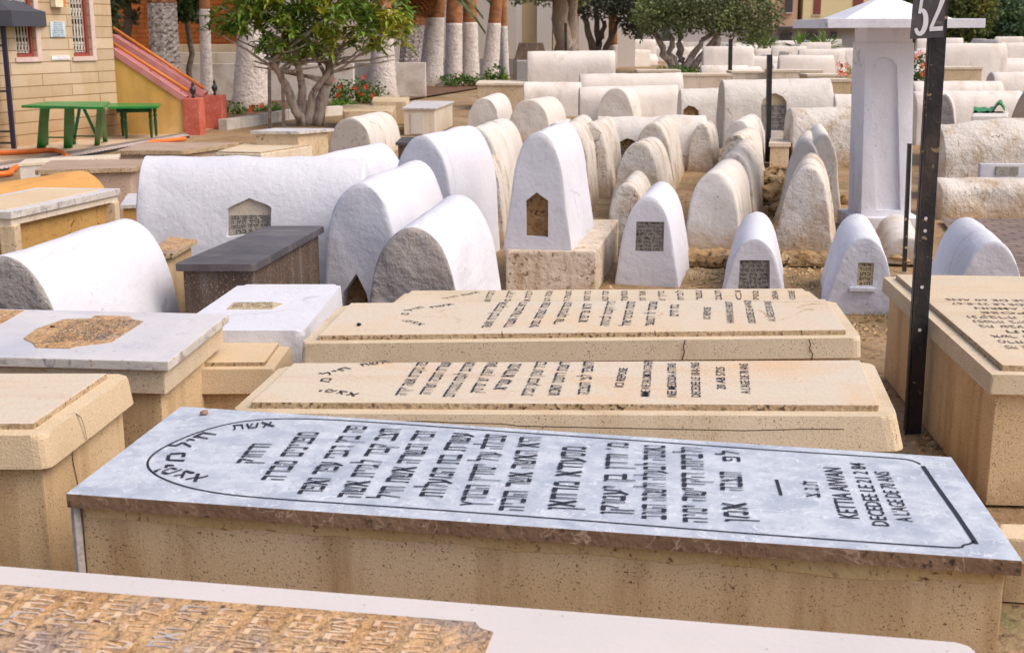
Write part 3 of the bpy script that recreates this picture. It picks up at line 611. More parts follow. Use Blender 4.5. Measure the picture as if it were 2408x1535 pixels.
fa, fb = at(748, 788, Zf), at(1990, 775, Zf)
for px in ([(1902, 797), (1906, 810), (1903, 820), (1911, 832), (1908, 848)], [(1611, 799), (1607, 815), (1609, 828), (1604, 846)]):
    q, n = onside(px, fa, fb, .0575); crackline(r, q, .004, nrm=n)
for px in ([(1884, 775), (1886, 788)], [(1180, 779), (1182, 792)], [(1540, 777), (1541, 789)]):
    q, n = onside(px, fa, fb, .001); crackline(r, q, .003, nrm=n, name='plate_joint')
r, o = plated('pale travertine tomb, furthest of the three parallel inscribed ones', [(888, 747), (1963, 740), (1887, 678), (968, 683)], .45, .36, .02, .04, .05, .02, mat=PLATEC)
st_text(r, [(t, (x - 14 + k * 2, 716), (x, 685), .03) for k, (x, t) in enumerate([(1164, 'נקברת אשה'), (1210, 'יקרה מיד'), (1254, 'ולברות אשת'), (1300, 'שמה הטוב'), (1345, 'מעשיה היא'), (1390, 'בת המעלה'), (1432, 'זכה וכשרה'), (1476, 'מסעודא'), (1518, 'אשר הוכיה'), (1562, 'בדרך ישרה')])] + [(t, (x + 4, 712), (x, 684), .03) for x, t in [(1606, 'לביתה'), (1650, 'נפטרה'), (1695, 'תנצבה'), (1742, 'ICI'), (1783, '1702'), (1828, 'ADENA'), (1868, 'DECEDEE')]] +
        [('אשת חיל', (1050, 704), (1130, 688), .026)], .45, INKF)
# right-hand tomb seen from its foot
Z = .53
FR_ = at(2560, 862, Z); FL_ = at(2357, 858, Z); BL_ = at(2107, 645, Z); BR_ = at(2330, 643, Z); BR_ = BL_ + (FR_ - FL_).normalized() * .62; FR_ = FL_ + (FR_ - FL_).normalized() * .62
r, o = layered('sand-coloured tomb cut by the right edge, its text upside down to the viewer', [FL_, FR_, BR_, BL_], [
    ('stone_plate', (PLATEC, PEDGE), Z - .025, Z, 0, 0, .004, 0), ('lid', LIDM, .435, Z - .023, .055, .05, .01, .012), ('body', TERR, 0, .437, .02, .02, .004, 0)])
mb = MB(); ux = (FR_ - FL_).normalized(); uy = (BL_ - FL_).normalized()
txt = ['אשת', 'פה נקברת האשה הצנועה', 'מרת אסתר בת דוד', 'אשר מתה בשם טוב', 'תנצבה', 'בת שבעים שנה לפק', 'נפטרה ביום שני לחדש', 'ונקברה בו ביום', 'REPOSE', 'LO AMRIN', 'DECEDE LE 23-8-67', "L'AGE DE 60 ANS"]
for i, t in enumerate(txt):
    c = FL_ + uy * (.14 + i * .088 + (.06 if i > 0 else 0)); k = .09 if len(t) > 9 else .17
    mb = MB(); line_on(mb, t, c + ux * (.62 - k), c + ux * k, .042, Vector((0, 0, 1)), .002); mesh_obj('text_line', mb, INKF, r)
# ------------------------------------------------------------------ left side slab tombs
r, o = layered('terrazzo tomb at the left edge with a black crack running down its lid', [at(-420, 995, .62), at(78, 995, .62), at(252, 877, .62), at(-220, 877, .62)], [
    ('stone_plate', (PLATE, PEDGE), .60, .62, 0, 0, .005, 0), ('lid', TERRL, .505, .602, .065, .055, .014, .04), ('body', TERR, 0, .507, .03, .03, .006, .0)])
n_ = (at(252, 877, .62) - at(78, 995, .62)).normalized(); nr = Vector((n_.y, -n_.x, 0)); c0 = at(78, 995, .62) + n_ * .17 + nr * .0645
crackline(r, [Vector((c0.x, c0.y, 0)) + n_ * d + nr * k + Vector((0, 0, z)) for d, k, z in ((-.03, -.03, .6), (-.01, -.012, .601), (0, .0, .585), (.012, .003, .55), (.02, .003, .51))], .004, nrm=(nr + Vector((0, 0, .35))).normalized())
c1 = at(78, 995, .62) + n_ * .17 + nr * .031
crackline(r, [Vector((c1.x, c1.y, 0)) + n_ * d + Vector((0, 0, z)) for d, z in ((0, .50), (-.006, .45), (.012, .38), (.02, .3), (.012, .2), (.016, .05))], .004, nrm=nr)
r, o = layered('white marble-topped tomb at the left edge with two brown carved panels in its top', [at(-420, 828, .62), at(395, 850, .62), at(538, 738, .62), at(-180, 722, .62)], [
    ('marble_top', (WMARB, WEDGE), .588, .62, 0, 0, .004, 0), ('lid', LIDM, .50, .59, -.02, -.02, .006, .01), ('body', TERR, 0, .502, -.05, -.05, .005, .0)])
pts = [(55, 797), (85, 775), (150, 752), (215, 750), (222, 743), (305, 745), (310, 751), (338, 757), (262, 805), (240, 808), (180, 815), (165, 820), (85, 818), (78, 808)]
pan = mesh_obj('carved_panel', prism([at(x, y, .62).xy for x, y in reversed(pts)], .6, .623, 0), PANEL, r)
mb = MB(); a0, a1, b0, b1 = at(95, 812, .62), at(245, 800, .62), at(175, 757, .62), at(318, 757, .62)
for i in range(9):
    t = (i + .5) / 9; line_on(mb, RH[i], a0.lerp(b0, t), a1.lerp(b1, t), .028, Vector((0, 0, 1)), .004)
mesh_obj('faint_inscription', mb, flat('panel_letter', (.16, .13, .12), .8), pan)
mesh_obj('carved_panel', prism([at(x, y, .62).xy for x, y in ((-60, 762), (0, 763), (56, 731), (-10, 729))], .6, .623, 0), PANEL, r)
r, o = layered('small low terrazzo tomb between the marble-topped tomb and the flat white painted one', [at(470, 852, .47), at(622, 851, .47), at(672, 783, .47), at(530, 783, .47)], [
    ('stone_plate', (TERRL, PEDGE), .452, .47, 0, 0, .003, 0), ('lid', TERRL, .36, .454, .055, .045, .008, .01), ('body', TERR, 0, .362, .02, .02, .004, 0)])
# white painted flat tomb
r, o = layered('low white-painted flat tomb with a small inscribed grey patch in its top', [at(400, 778, .52), at(716, 778, .52), at(806, 668, .52), at(562, 668, .52)], [
    ('painted_block', WHITE, 0, .52, .02, -.004, .03, .035)])
pts = [(532, 728), (548, 713), (640, 711), (664, 715), (640, 727)]
pp2 = mesh_obj('inscription_tablet', prism([at(x, y, .52).xy for x, y in reversed(pts)], .505, .5225, 0), TABTAN, r)
mb = MB()
for i in range(5):
    y = 725 - i * 2.8; line_on(mb, ['אשת חיל מי ימצא', 'פה נקברת אשה', 'זכה וכשרה היא', 'שנת תשיד לפק', 'תנצבה נשמתה'][i], at(545 + i * 1.5, y, .52), at(640, y, .52), .017, Vector((0, 0, 1)), .0035)
mesh_obj('inscription', mb, INK, pp2)
# dark slate tomb
r, o = layered('dark grey slate tomb with a stained blackish body before the long white barrel tomb', tpoly((408, 621), (600, 621), (764, 531), (626, 531), z=.62), [
    ('slate_slab', DKTOP, .585, .62, .0, .0, .006, .03), ('body', DKSIDE, 0, .587, -.03, -.03, .004, 0)])
layered('small brown inscribed tomb wedged behind the big white barrel at left', tpoly((330, 600), (405, 596), (464, 563), (400, 556), z=.6), [
    ('stone_plate', (PANEL, PEDGE), .575, .6, 0, 0, .004, 0), ('body', TERR, 0, .577, -.03, -.03, .004, 0)])
# ochre tomb with white rim
BR_ = at(283, 443, .62); FR_ = at(26, 498, .62); BL_ = at(86, 441, .62); FL_ = FR_ + (BL_ - BR_)
r, o = layered('ochre tomb at the left edge with a white raised rim round its sunken top', [FL_, FR_, BR_, BL_], [
    ('rim_slab', (WMARB, WEDGE), .575, .62, 0, 0, .006, 0), ('moulding', TANL, .53, .577, -.015, -.015, .004, 0), ('body', OCHRE, 0, .532, -.06, -.06, .004, 0), ('sunken_panel', TERRL, .6, .6235, -.085, -.085, .002, 0)])
cr_ = [Vector((p.x, p.y)) for p in off([Vector((q.x, q.y)) for q in (FL_, FR_, BR_, BL_)], -.052)]
for p, nm in ((cr_[1], 0), (cr_[2], 1)):
    mesh_obj('corner_pilaster', prism([p + Vector((a, b)) for a, b in ((-.05, -.05), (.05, -.05), (.05, .05), (-.05, .05))], 0, .53, .008), TANB, r)
layered('low tan tomb stub with white rim between the ochre tomb and long white barrel', tpoly((282, 482), (345, 480), (400, 452), (300, 455), z=.42), [
    ('rim_slab', (WMARB, WEDGE), .39, .42, 0, 0, .005, 0), ('body', OCHRE, 0, .392, -.02, -.02, .004, 0)])
layered('broad pinkish-brown stone slab tomb behind the orange barrel tomb', tpoly((80, 401), (319, 394), (352, 374), (120, 377), z=.5), [
    ('stone_slab', (PINKS, PEDGE), .46, .50, 0, 0, .006, .05), ('body', PINKS, 0, .462, -.04, -.04, .004, .05)])
layered('narrow pale grey slab tomb between the drain and the pinkish slab tomb', tpoly((42, 385), (277, 369), (283, 362), (60, 374), z=.42), [
    ('slab', TANL, .39, .42, 0, 0, .005, 0), ('body', KERB, 0, .392, -.01, -.01, .004, 0)])
layered('flat grey-brown tomb slab nearest the foot of the red stair pillars', tpoly((273, 354), (431, 354), (563, 336), (339, 334), z=.38), [
    ('stone_slab', (PINKS, PEDGE), .33, .38, 0, 0, .006, 0), ('body', PINKS, 0, .332, -.03, -.03, .004, 0)])
layered('flat pale tomb with a cream plate behind the left end of the long white barrel', tpoly((511, 356), (612, 358), (727, 340), (575, 338), z=.45), [
    ('stone_plate', (PLATEC, PEDGE), .43, .45, 0, 0, .004, 0), ('body', TANL, 0, .432, .03, .02, .01, 0)])
layered('tall tan box tomb with a thin marble lid, below the fork of the leafy tree', tpoly((588, 308), (703, 309), (786, 302), (650, 301), z=.61), [
    ('lid', (WMARB, WEDGE), .575, .61, 0, 0, .005, 0), ('body', TANB, 0, .577, -.04, -.04, .004, 0)])
r, o = layered('grey box tomb with a white marble lid and a small pale plaque on its front', tpoly((945, 254), (1025, 254), (1068, 238), (972, 237), z=.46), [
    ('lid', (WMARB, WEDGE), .43, .46, 0, 0, .005, 0), ('body', TANL, 0, .432, -.03, -.03, .004, 0)])
Pq = at(945, 254, .46); mesh_obj('plaque', box(at(985, 280, .25).x - .12, at(985, 280, .25).x + .1, Pq.y + .015, Pq.y + .06, .02, .36, .004), KERB, r)
layered('small dark stone slab tomb beside the grey box tomb', tpoly((930, 335), (985, 336), (1002, 322), (945, 322), z=.3), [
    ('stone_slab', DKTOP, .26, .3, 0, 0, .005, 0), ('body', DKSIDE, 0, .262, -.03, -.03, .004, 0)])
layered('rounded tan stone block beside the kerb behind the weathered barrel', tpoly((804, 262), (926, 262), (932, 246), (806, 246), z=.35), [('block', TANB, 0, .35, .0, -.01, .03, .1)])
layered('tan stone block in front of the flowering bush', tpoly((872, 240), (960, 240), (964, 228), (878, 228), z=.42), [('block', TANB, 0, .42, .0, -.01, .02, .05)])
layered('open tan masonry tomb left of the large white block tombs', tpoly((1122, 196), (1236, 196), (1240, 189), (1130, 189), z=.6), [
    ('top_slab', TANL, .55, .6, 0.03, .03, .006, 0), ('body', TANB, 0, .552, 0, 0, .005, 0)])
layered('low ochre stone slab at the right edge below the upside-down inscribed tomb', tpoly((2345, 1262), (2520, 1275), (2520, 1232), (2352, 1229), z=.22), [('slab', TERRL, .14, .22, 0, 0, .01, .0), ('body', TERR, 0, .142, -.03, -.03, .004, 0)])
# ------------------------------------------------------------------ pebbles
def pebble(x, y, z, s, mat, label):
    p = at(x, y, z); bm = bmesh.new(); bmesh.ops.create_icosphere(bm, subdivisions=2, radius=s)
    for v in bm.verts: v.co = v.co * (1 + .25 * noise.noise(v.co * 60 + p)); v.co.z = v.co.z * .65 + s * .55
    bm.verts.index_update(); vf = ([v.co.copy() for v in bm.verts], [tuple(q.index for q in f.verts) for f in bm.faces]); bm.free()
    tag(mesh_obj('pebble', vf, mat, loc=p, local=True, smooth=True), label, 'pebble', 'pebbles laid on the tombs')
pebble(844, 766, .62, .010, flat('black_pebble', (.01, .01, .02)), 'tiny black pebble lying on the cream travertine tomb top')
pebble(481, 975, .62, .012, flat('brown_pebble', (.30, .17, .12)), 'small reddish-brown pebble near the rear left corner of the blue-grey slab')
pebble(124, 771, .62, .009, flat('dark_pebble', (.05, .03, .02)), 'tiny dark pebble beside the carved panel on the white marble top')
# ------------------------------------------------------------------ fresh white barrel tombs
barrel('big white barrel tomb at the left edge, its end wall coloured grey for shade', 5.15, (4, 603), (298, 512), .60, mat=WHITE, capmat=GREYP, ws=.86, hs=.35, amp=.006, capamp=.006)  # grey cap colour stands in for shade on the front end
o = tbarrel('long white barrel tomb lying sideways with a pointed niche above the dark slate tomb', 340, 862, 366, 7.75, .62, mat=WHITE, ytopr=372, ws=.9, hs=.5, amp=.010, Mr=26)
fy = 7.75 - .31 + .005
pts, n = plane_pts(fy, [(530, 560), (634, 548), (634, 491), (622, 484), (580, 470), (548, 484), (530, 494)])
cut(o, pts, n, .10)
tb, q = plaque(o, shrink(pts, 1.03), n, .10, TANL, .012, 'niche_back')
pt2, _ = plane_pts(fy + .07, [(541, 553), (634, 545), (634, 506), (541, 506)])
tb2, q2 = plaque(o, pt2, n, .028, M('grey_stone_plaque', (.34, .31, .27), (.42, .38, .33), 14, bump=.6, spots=(.15, .13, .11)), .02)
rows_on(o, [pt2[0] + n * .008, pt2[1] + n * .008, pt2[2] + n * .008, pt2[3] + n * .008], n, ['נפטר ביום שני באב', 'בת ברוך לגיון ת', 'שנת תרסז למנוחה', 'תנצבה'], INK, m=.03)
barrel('white barrel tomb with brushed grey streaks, rear end peeping over the long sideways one', 8.4, (585, 404), (893, 335), .56, Yb=10.6, mat=WHITEB, ws=.88, hs=.4, amp=.01)
o = barrel('tall narrow white barrel tomb right of the dark slate tomb, niche at its foot', 7.1, (846, 430), (978, 377), .50, mat=WHITE, ws=.84, hs=.5, amp=.009, capamp=.012)
pts, n = face_pts(o, [(800, 740), (872, 740), (862, 690), (838, 643), (806, 690)]); cut(o, pts, n, .12); plaque(o, shrink(pts, 1.04), n, .12, NICHE, .02, 'niche_back')
barrel('white barrel tomb with a rough bare grey front face', 6.25, (968, 535), (1078, 456), .58, mat=WHITEB, capmat=GREYP, ws=.80, hs=.40, amp=.007, capamp=.02)
barrel('large smooth white barrel tomb left of the tall one raised on a plinth', 9.0, (990, 320), (1104, 294), .52, mat=WHITE, ws=.86, hs=.5, amp=.006)
# raised tall tomb on plinth
Yp = 8.2
a = aty(1189, 590, Yp); b = aty(1402, 590, Yp); c = at(1455, 516, .29); d_ = at(1250, 516, .29)
r, o = layered('rough ochre-stained plinth carrying the tall white niche tomb', [a, b, c, d_], [('block', M('stained_plinth', (.56, .47, .38), (.62, .54, .45), 3, spots=(.2, .12, .06), spot_s=30, spot_t=(.58, .68), stain=(.36, .21, .09), stain_s=(9, 9, 1), stain_t=(.5, .72), bump=.9, bump_s=26, bump2=.6, bump2_s=6, dirt=(.42, .27, .13), dirt_z=(-.05, .1)), 0, .29, .0, .0, .012, 0)], name='tomb_plinth', cat='plinth')
o = barrel('tall tapering white tomb with a pointed ochre niche standing on a stained plinth', 8.26, (1266, 311), (1327, 285), .455, z0=.29, mat=WHITE, ws=.76, hs=.48, amp=.004, capamp=.004, Mr=12, flare=.02)
pts, n = face_pts(o, [(1236, 556), (1289, 558), (1289, 472), (1262, 453), (1236, 473)]); cut(o, pts, n, .05); plaque(o, shrink(pts, 1.05), n, .05, NICHE, .01, 'niche_back')
def tabbed(o, px, rows, mat=TABLET, depth=.018, ink=INK):
    pts, n = face_pts(o, px); cut(o, pts, n, depth); t, q = plaque(o, shrink(pts, 1.02), n, depth, mat, .008)
    rows_on(o, q, n, rows, ink, m=.05); return t
o = barrel('white parabolic tomb with a large squarish grey tablet right of the raised one', 8.5, (1525, 463), (1558, 427), .46, mat=WHITE, ws=.76, hs=.40, amp=.005, capamp=.004)
tabbed(o, [(1493, 591), (1560, 592), (1562, 522), (1496, 521)], ['אשת חיל', 'פה נקברת האשה', 'הצנועה וכשרה היא', 'מרת זוהרה אלמנת', 'המנוח יצחק כהן', 'נפטרה ביום שני', 'לחדש אדר שנת', 'תנצבה'])
o = barrel('small white parabolic tomb with a grey tablet, middle of the three front ones', 7.9, (1777, 560), (1780, 497), .42, mat=WHITE, ws=.74, hs=.38, amp=.005, capamp=.004)
tabbed(o, [(1735, 690), (1810, 690), (1810, 612), (1740, 612)], ['פה נקבר איש', 'תם וישר הרב יוסף', 'בן המנוח דוד אזולאי', 'נפטר ביום ששי', 'לחדש אייר שנת', 'תשיב לפק', 'אמן תנצבה', 'סלה ועד'])
o = barrel('small white parabolic tomb with a little tan tablet, rightmost of the three front ones', 7.62, (2035, 560), (2015, 504), .45, mat=WHITEB, ws=.74, hs=.38, amp=.007, capamp=.006)
tabbed(o, [(2014, 672), (2052, 672), (2056, 618), (2018, 618)], ['אשר', 'ממול', 'כחן', 'שלום', 'תנצ'], TABTAN, .02)
q, n = face_pts(o, [(1998, 679), (2058, 681)], -.012); mesh_obj('sill', bar(q[0], q[1], .035, .02), WHITE, o)
barrel('broad white barrel tomb behind the upside-down inscription at right', 7.0, (2338, 566), (2272, 508), .52, mat=WHITE, ws=.72, hs=.3, amp=.006)
# ------------------------------------------------------------------ weathered rows behind
LR = 'weathered barrel tombs in the middle rows'
def A(*a, **k): k.setdefault('group', LR); return barrel(*a, **k)
A('cream tomb with a pale grey face heading the curved row, on a rubble ledge', 9.35, (1680, 406), (1716, 373), .45, z0=.1, mat=AGED, ws=.82, hs=.45, Yb=10.9, amp=.006)
A('weathered tomb second in the row, tucked behind the one on the rubble ledge', 11.2, (1726, 359), (1756, 327), .44, mat=AGED2, ws=.82, hs=.45, Yb=13.3)
A('weathered tomb third in the same row, crumbling where it meets the next', 13.7, (1730, 318), (1764, 298), .44, mat=AGED2, ws=.82, hs=.45, Yb=15.2, amp=.014)
A('weathered tomb at the far end of that row, left of the dark grey niche', 15.6, (1738, 283), (1768, 267), .46, mat=AGED, ws=.82, hs=.45, Yb=17.4)
A('black-speckled tall tomb on a rubble ledge left of the white pillar', 9.28, (1900, 393), (1909, 356), .46, z0=.1, mat=AGED2, ws=.72, hs=.42, amp=.01, Yb=10.5)
o = A('smooth cream tomb right behind the black-speckled one', 11.6, (1893, 331), (1903, 305), .42, mat=AGED, ws=.76, hs=.42, Yb=13.4, flare=.12)
A('cream tomb leaning right behind the black-speckled one, nearest the pillar', 11.9, (1938, 317), (1924, 291), .40, mat=AGED, ws=.76, hs=.42, Yb=13.7)
A('stained tomb with black specks and a tiny dirty tomb right before it', 11.7, (1501, 334), (1534, 321), .54, mat=AGED2, ws=.72, hs=.45, Yb=13.6)
A('tiny dirty brown-grey tomb behind the first tablet tomb', 9.7, (1474, 432), (1500, 400), .34, mat=AGED2, ws=.82, hs=.42, Yb=11.2, amp=.01)
A('tall thin brown-streaked tomb rising behind the black-specked one', 13.9, (1535, 290), (1564, 272), .56, mat=AGED2, ws=.70, hs=.45, Yb=16.2)
A('cream tomb streaked brown on its side, just right of the raised white one', 12.2, (1335, 292), (1372, 270), .50, mat=AGED2, ws=.8, hs=.45, Yb=14.0)
A('second brown-streaked tomb to the right of the raised white one', 13.2, (1388, 290), (1424, 274), .46, mat=AGED2, ws=.8, hs=.45, Yb=15.2)
A('round-topped cream tomb directly behind the large smooth white barrel', 10.9, (1120, 300), (1184, 277), .52, mat=AGED, ws=.86, hs=.45, Yb=13.0)
A('low cream tomb peeping out at the foot of the large smooth white barrel', 10.2, (1140, 372), (1168, 355), .34, mat=AGED2, ws=.8, hs=.4, Yb=11.6)
A('weathered round tomb left of centre with a grey end, behind the streaked white one', 16.6, (822, 277), (896, 262), .62, mat=AGED, capmat=M('grey_end', (.40, .36, .33), (.46, .42, .39), 3, spots=(.2, .17, .15), spot_s=20, spot_t=(.56, .68), bump=.6), ws=.88, hs=.4, Yb=19.5)  # front end coloured a darker grey than the sides
A('small round cream tomb between the grey box tomb and the sideways white wall tomb', 21.5, (1136, 231), (1172, 218), .62, mat=AGED, ws=.84, hs=.4, Yb=24)
A('round cream tomb with a smooth grey face before the leftmost sideways tombs', 20.5, (1244, 234), (1290, 227), .74, mat=AGED, ws=.88, hs=.35, Yb=23.5)
A('low grey-faced round tomb just behind the raised white one', 15.5, (1305, 288), (1335, 280), .42, mat=AGED, ws=.86, hs=.4, Yb=17)
A('leaning cream tomb standing before the sideways tombs in the centre', 23, (1448, 207), (1476, 203), .76, mat=AGED, ws=.8, hs=.4, Yb=26)
A('slim cream tomb at the right end of the long central sideways tomb', 15.9, (1650, 291), (1668, 284), .34, mat=AGED2, ws=.8, hs=.4, Yb=17.4)
A('low round cream tomb with rock beneath it, right of the three front white ones', 9.2, (2133, 557), (2107, 505), .34, z0=.05, mat=AGED, ws=.8, hs=.35)
# sideways tombs
TR = 'tombs lying sideways in the middle distance'
def T(*a, **k): k.setdefault('group', TR); k.setdefault('ws', .86); k.setdefault('hs', .55); return tbarrel(*a, **k)
o = T('long cream sideways tomb at centre with a dark arched niche topped with orange', 1405, 1660, 276, 16.3, .6, mat=AGED, ytopr=270, amp=.012)
fy = 16.3 - .3
pts, n = plane_pts(fy, [(1448, 420), (1502, 420), (1502, 342), (1490, 330), (1475, 326), (1452, 338), (1447, 344)])
cut(o, pts, n, .12); plaque(o, shrink(pts, 1.03), n, .12, NICHE, .012, 'niche_back'); p3, _ = plane_pts(fy + .08, [(1447, 420), (1502, 420), (1502, 352), (1447, 352)]); plaque(o, p3, n, .038, TABLET, .03)
rows_on(o, [p + n * .006 for p in p3], n, ['פה נקבר', 'איש תם', 'וישר ירא', 'אלהים', 'תנצבה'], INK, m=.08)
T('tallest pale grey sideways tomb in the background, its lighter right end upright', 1240, 1445, 121, 30, .8, mat=AGEDF, ytopr=119, ws=.94, hs=.7)
T('grey sideways tomb left of the pair of overlapping ones', 1231, 1366, 193, 27, .8, mat=AGEDF)
T('long sideways tomb behind the leaning cream one, upper of the overlapping pair', 1363, 1603, 174, 28, .8, mat=AGEDF, ytopr=171)
T('long sideways tomb behind the leaning cream one, lower of the overlapping pair', 1362, 1592, 205, 25.5, .8, mat=AGEDF, ytopr=200)
o = T('cream sideways tomb with a small orange arched opening', 1598, 1694, 210, 23, .7, mat=AGED, ytopr=207)
pts, n = plane_pts(23 - .35, [(1606, 290), (1645, 290), (1644, 262), (1634, 252), (1620, 249), (1608, 258)]); cut(o, pts, n, .12); plaque(o, shrink(pts, 1.03), n, .12, NICHE, .012, 'niche_back')
o = T('massive cream sideways tomb with a tall arched niche, behind the black rod', 1697, 1950, 188, 19.6, .8, mat=AGED, ytopr=184, ws=.92, hs=.6)
pts, n = plane_pts(19.6 - .39, [(1791, 308), (1851, 308), (1851, 240), (1843, 228), (1826, 220), (1808, 224), (1795, 236), (1791, 250)]); cut(o, pts, n, .12)
plaque(o, shrink(pts, 1.02), n, .12, TABTAN, .012, 'niche_back'); p3, _ = plane_pts(19.6 - .31, [(1793, 306), (1849, 306), (1849, 247), (1793, 247)]); plaque(o, p3, n, .035, TABLET, .03)
rows_on(o, [p + n * .004 for p in p3], n, ['שמע ישראל', 'פה נקבר', 'הרב הגדול', 'אברהם בן', 'יוסף הכהן', 'תנצבה'], INK, m=.1)
layered('ochre block with a pale cap at the foot of the massive niche tomb', tpoly((1812, 336), (1856, 336), (1860, 325), (1815, 325), z=.32), [('cap', TANL, .27, .32, .02, .02, .006, 0), ('body', TANB, 0, .272, 0, 0, .004, 0)], name='stone_block', cat='block')
T('aged sideways tomb behind the pair of leaning cream ones, left of the pillar', 1856, 2010, 254, 16.6, .7, mat=AGED2, ytopr=250)
T('huge mottled sideways tomb at the right edge, black-stained and peeling', 2203, 2520, 291, 13.4, .75, mat=AGED2, ytopr=272, ws=.92, hs=.6, amp=.02)
o = T('low mottled sideways base at the right edge along the brick paving', 2196, 2520, 419, 12.0, .55, mat=AGED2, ytopr=417, ws=.95, hs=.7, amp=.02)
r = thing('memorial_tablet', 'small upright white stone with a black plate standing on the low mottled base', 'tablet', aty(2360, 418, 12.35), 0)
a = aty(2304, 419, 12.35); b = aty(2440, 386, 12.35)
mesh_obj('stone', box(a.x, b.x, a.y, a.y + .08, a.z - .05, b.z, .006), WMARB, r); a2 = aty(2340, 412, 12.34); b2 = aty(2396, 392, 12.34)
mesh_obj('black_plate', box(a2.x, b2.x, a2.y - .004, a2.y + .02, a2.z, b2.z, .003), TABLET, r)
T('pale sideways tomb visible right of the big post, behind the grey arched end', 2146, 2400, 214, 20, .7, mat=AGEDF)
T('pale sideways tomb right of the big post, the one a row further back', 2144, 2352, 191, 24, .7, mat=AGEDF)
T('pale sideways tomb at the right edge above the green sheet', 2330, 2520, 170, 27, .7, mat=AGEDF)
o = A('grey arched tomb end immediately right of the big post', 16.5, (2222, 223), (2226, 219), .42, mat=AGED, capmat=GREYP, ws=.8, hs=.35, Yb=18.2)
A('big tomb at the right edge beyond the green sheet, end toned taupe for shade', 15.6, (2436, 203), (2436, 196), .75, mat=AGED, capmat=M('taupe_end_shade', (.34, .27, .22), (.40, .33, .27), 3, bump=.5), ws=.75, hs=.3, Yb=17.5)  # darker cap colour holds the shade of the end facing the camera
r = thing('plastic_sheet', 'crumpled dark green plastic sheet behind the huge mottled tomb', 'plastic sheet', aty(2325, 272, 15), 0)
v = []; f = []
for j in range(9):
    for i in range(17):
        p = aty(2288 + i * 4.6, 276, 14.6 + j * .09); p.z = .82 + .03 * noise.noise(Vector((i * .5, j * .7, 0))) + .10 * math.exp(-((i - 13) / 2.2) ** 2) ; v.append(p)
for j in range(8):
    for i in range(16): q = j * 17 + i; f.append((q, q + 1, q + 18, q + 17))
nv = len(v); v += [p - Vector((0, 0, .02)) for p in v]; f += [tuple(reversed([i + nv for i in q])) for q in f[:]]
mesh_obj('sheet', (v, f), GREEN, r, smooth=True)
r['label'] = 'crumpled dark green plastic sheet behind the huge mottled tomb'
layered('white block tomb carrying the crumpled green sheet', tpoly((2285, 272), (2370, 272), (2372, 262), (2288, 262), z=.80), [('block', AGED, 0, .80, 0, 0, .02, 0)])
# ------------------------------------------------------------------ ledges and rocks
def rock(c, s, label, group=None, seed=0, mat=ROCK, name='rock', cat='rock', sq=(1, 1, .7)):
    bm = bmesh.new(); bmesh.ops.create_icosphere(bm, subdivisions=3, radius=1)
    for v in bm.verts:
        k = 1 + .45 * noise.noise(v.co * 1.3 + Vector((seed, seed * 2, 0))) + .18 * noise.noise(v.co * 3.4 + Vector((seed, 0, 3)))
        v.co = Vector((v.co.x * sq[0], v.co.y * sq[1], v.co.z * sq[2])) * s * k
    bm.verts.index_update(); vf = ([v.co.copy() for v in bm.verts], [tuple(q.index for q in f.verts) for f in bm.faces]); bm.free()
    return tag(mesh_obj(name, vf, mat, loc=c, local=True, smooth=True, auto=35), label, cat, group)
def ledge(px, z, label, seed):
    P_ = [at(x, y, z) for x, y in px]; a, b, c, d = P_
    v = []; f = []; n = 22; prof = [(0, -.03), (-.01, .3), (.0, .75), (.02, 1.0), (.08, 1.03), (.3, 1.0), (1, 1.0)]
    for i in range(n + 1):
        t = i / n; p = a.lerp(b, t); q = d.lerp(c, t)
        for k, (s, h) in enumerate(prof):
            w_ = p.lerp(q, s); w_.z = z * h; nn = Vector((noise.noise(w_ * 6 + Vector((seed, 0, 0))), noise.noise(w_ * 6 + Vector((0, seed, 0))), noise.noise(w_ * 8)))
            v.append(w_ + Vector((nn.x * .02, nn.y * .05 * (1 if s < .2 else .2), nn.z * .03 * (1 if 0 < h else 0))))
    m = len(prof)
    for i in range(n):
        for k in range(m - 1): f.append((i * m + k, (i + 1) * m + k, (i + 1) * m + k + 1, i * m + k + 1))
    f.append(tuple(reversed(range(m)))); f.append(tuple(range(n * m, n * m + m)))
    f = [tuple(q) for q in f]
    o = mesh_obj('rubble_ledge', (v, f), ROCK, loc=(a + b) / 2 * 1.0 - Vector((0, 0, z)), rz=0, smooth=False); tag(o, label, 'ledge')
ledge([(1600, 592), (1745, 594), (1790, 545), (1650, 540)], .11, 'crumbling ochre ledge under the cream tomb heading the curved row', 3)
ledge([(1832, 590), (1972, 594), (1985, 550), (1850, 545)], .11, 'crumbling ochre ledge under the black-speckled tomb', 9)
k = 0
for (x, y, z, s, lb) in [(1822, 418, .13, .17, 'large jagged brown rock topping the heap at the foot of the black rod'), (1812, 455, .1, .14, 'brown rock lower left in the heap at the foot of the black rod'), (1842, 462, .08, .13, 'brown rock lower right in the heap beside the smooth cream tomb'),
                         (1830, 492, .05, .10, 'small rock lying in front of the heap by the black rod'), (2118, 600, .07, .12, 'rounded ochre rock at the foot of the low round cream tomb'), (1990, 470, .12, .07, 'small tan rock between the black-speckled tomb and the pillar base'),
                         (2192, 620, .03, .06, 'small rock just right of the big post at paving level')]:
    k += 1; rock(at(x, y, z), s, lb, 'loose rocks between the tombs', k * 3.3)
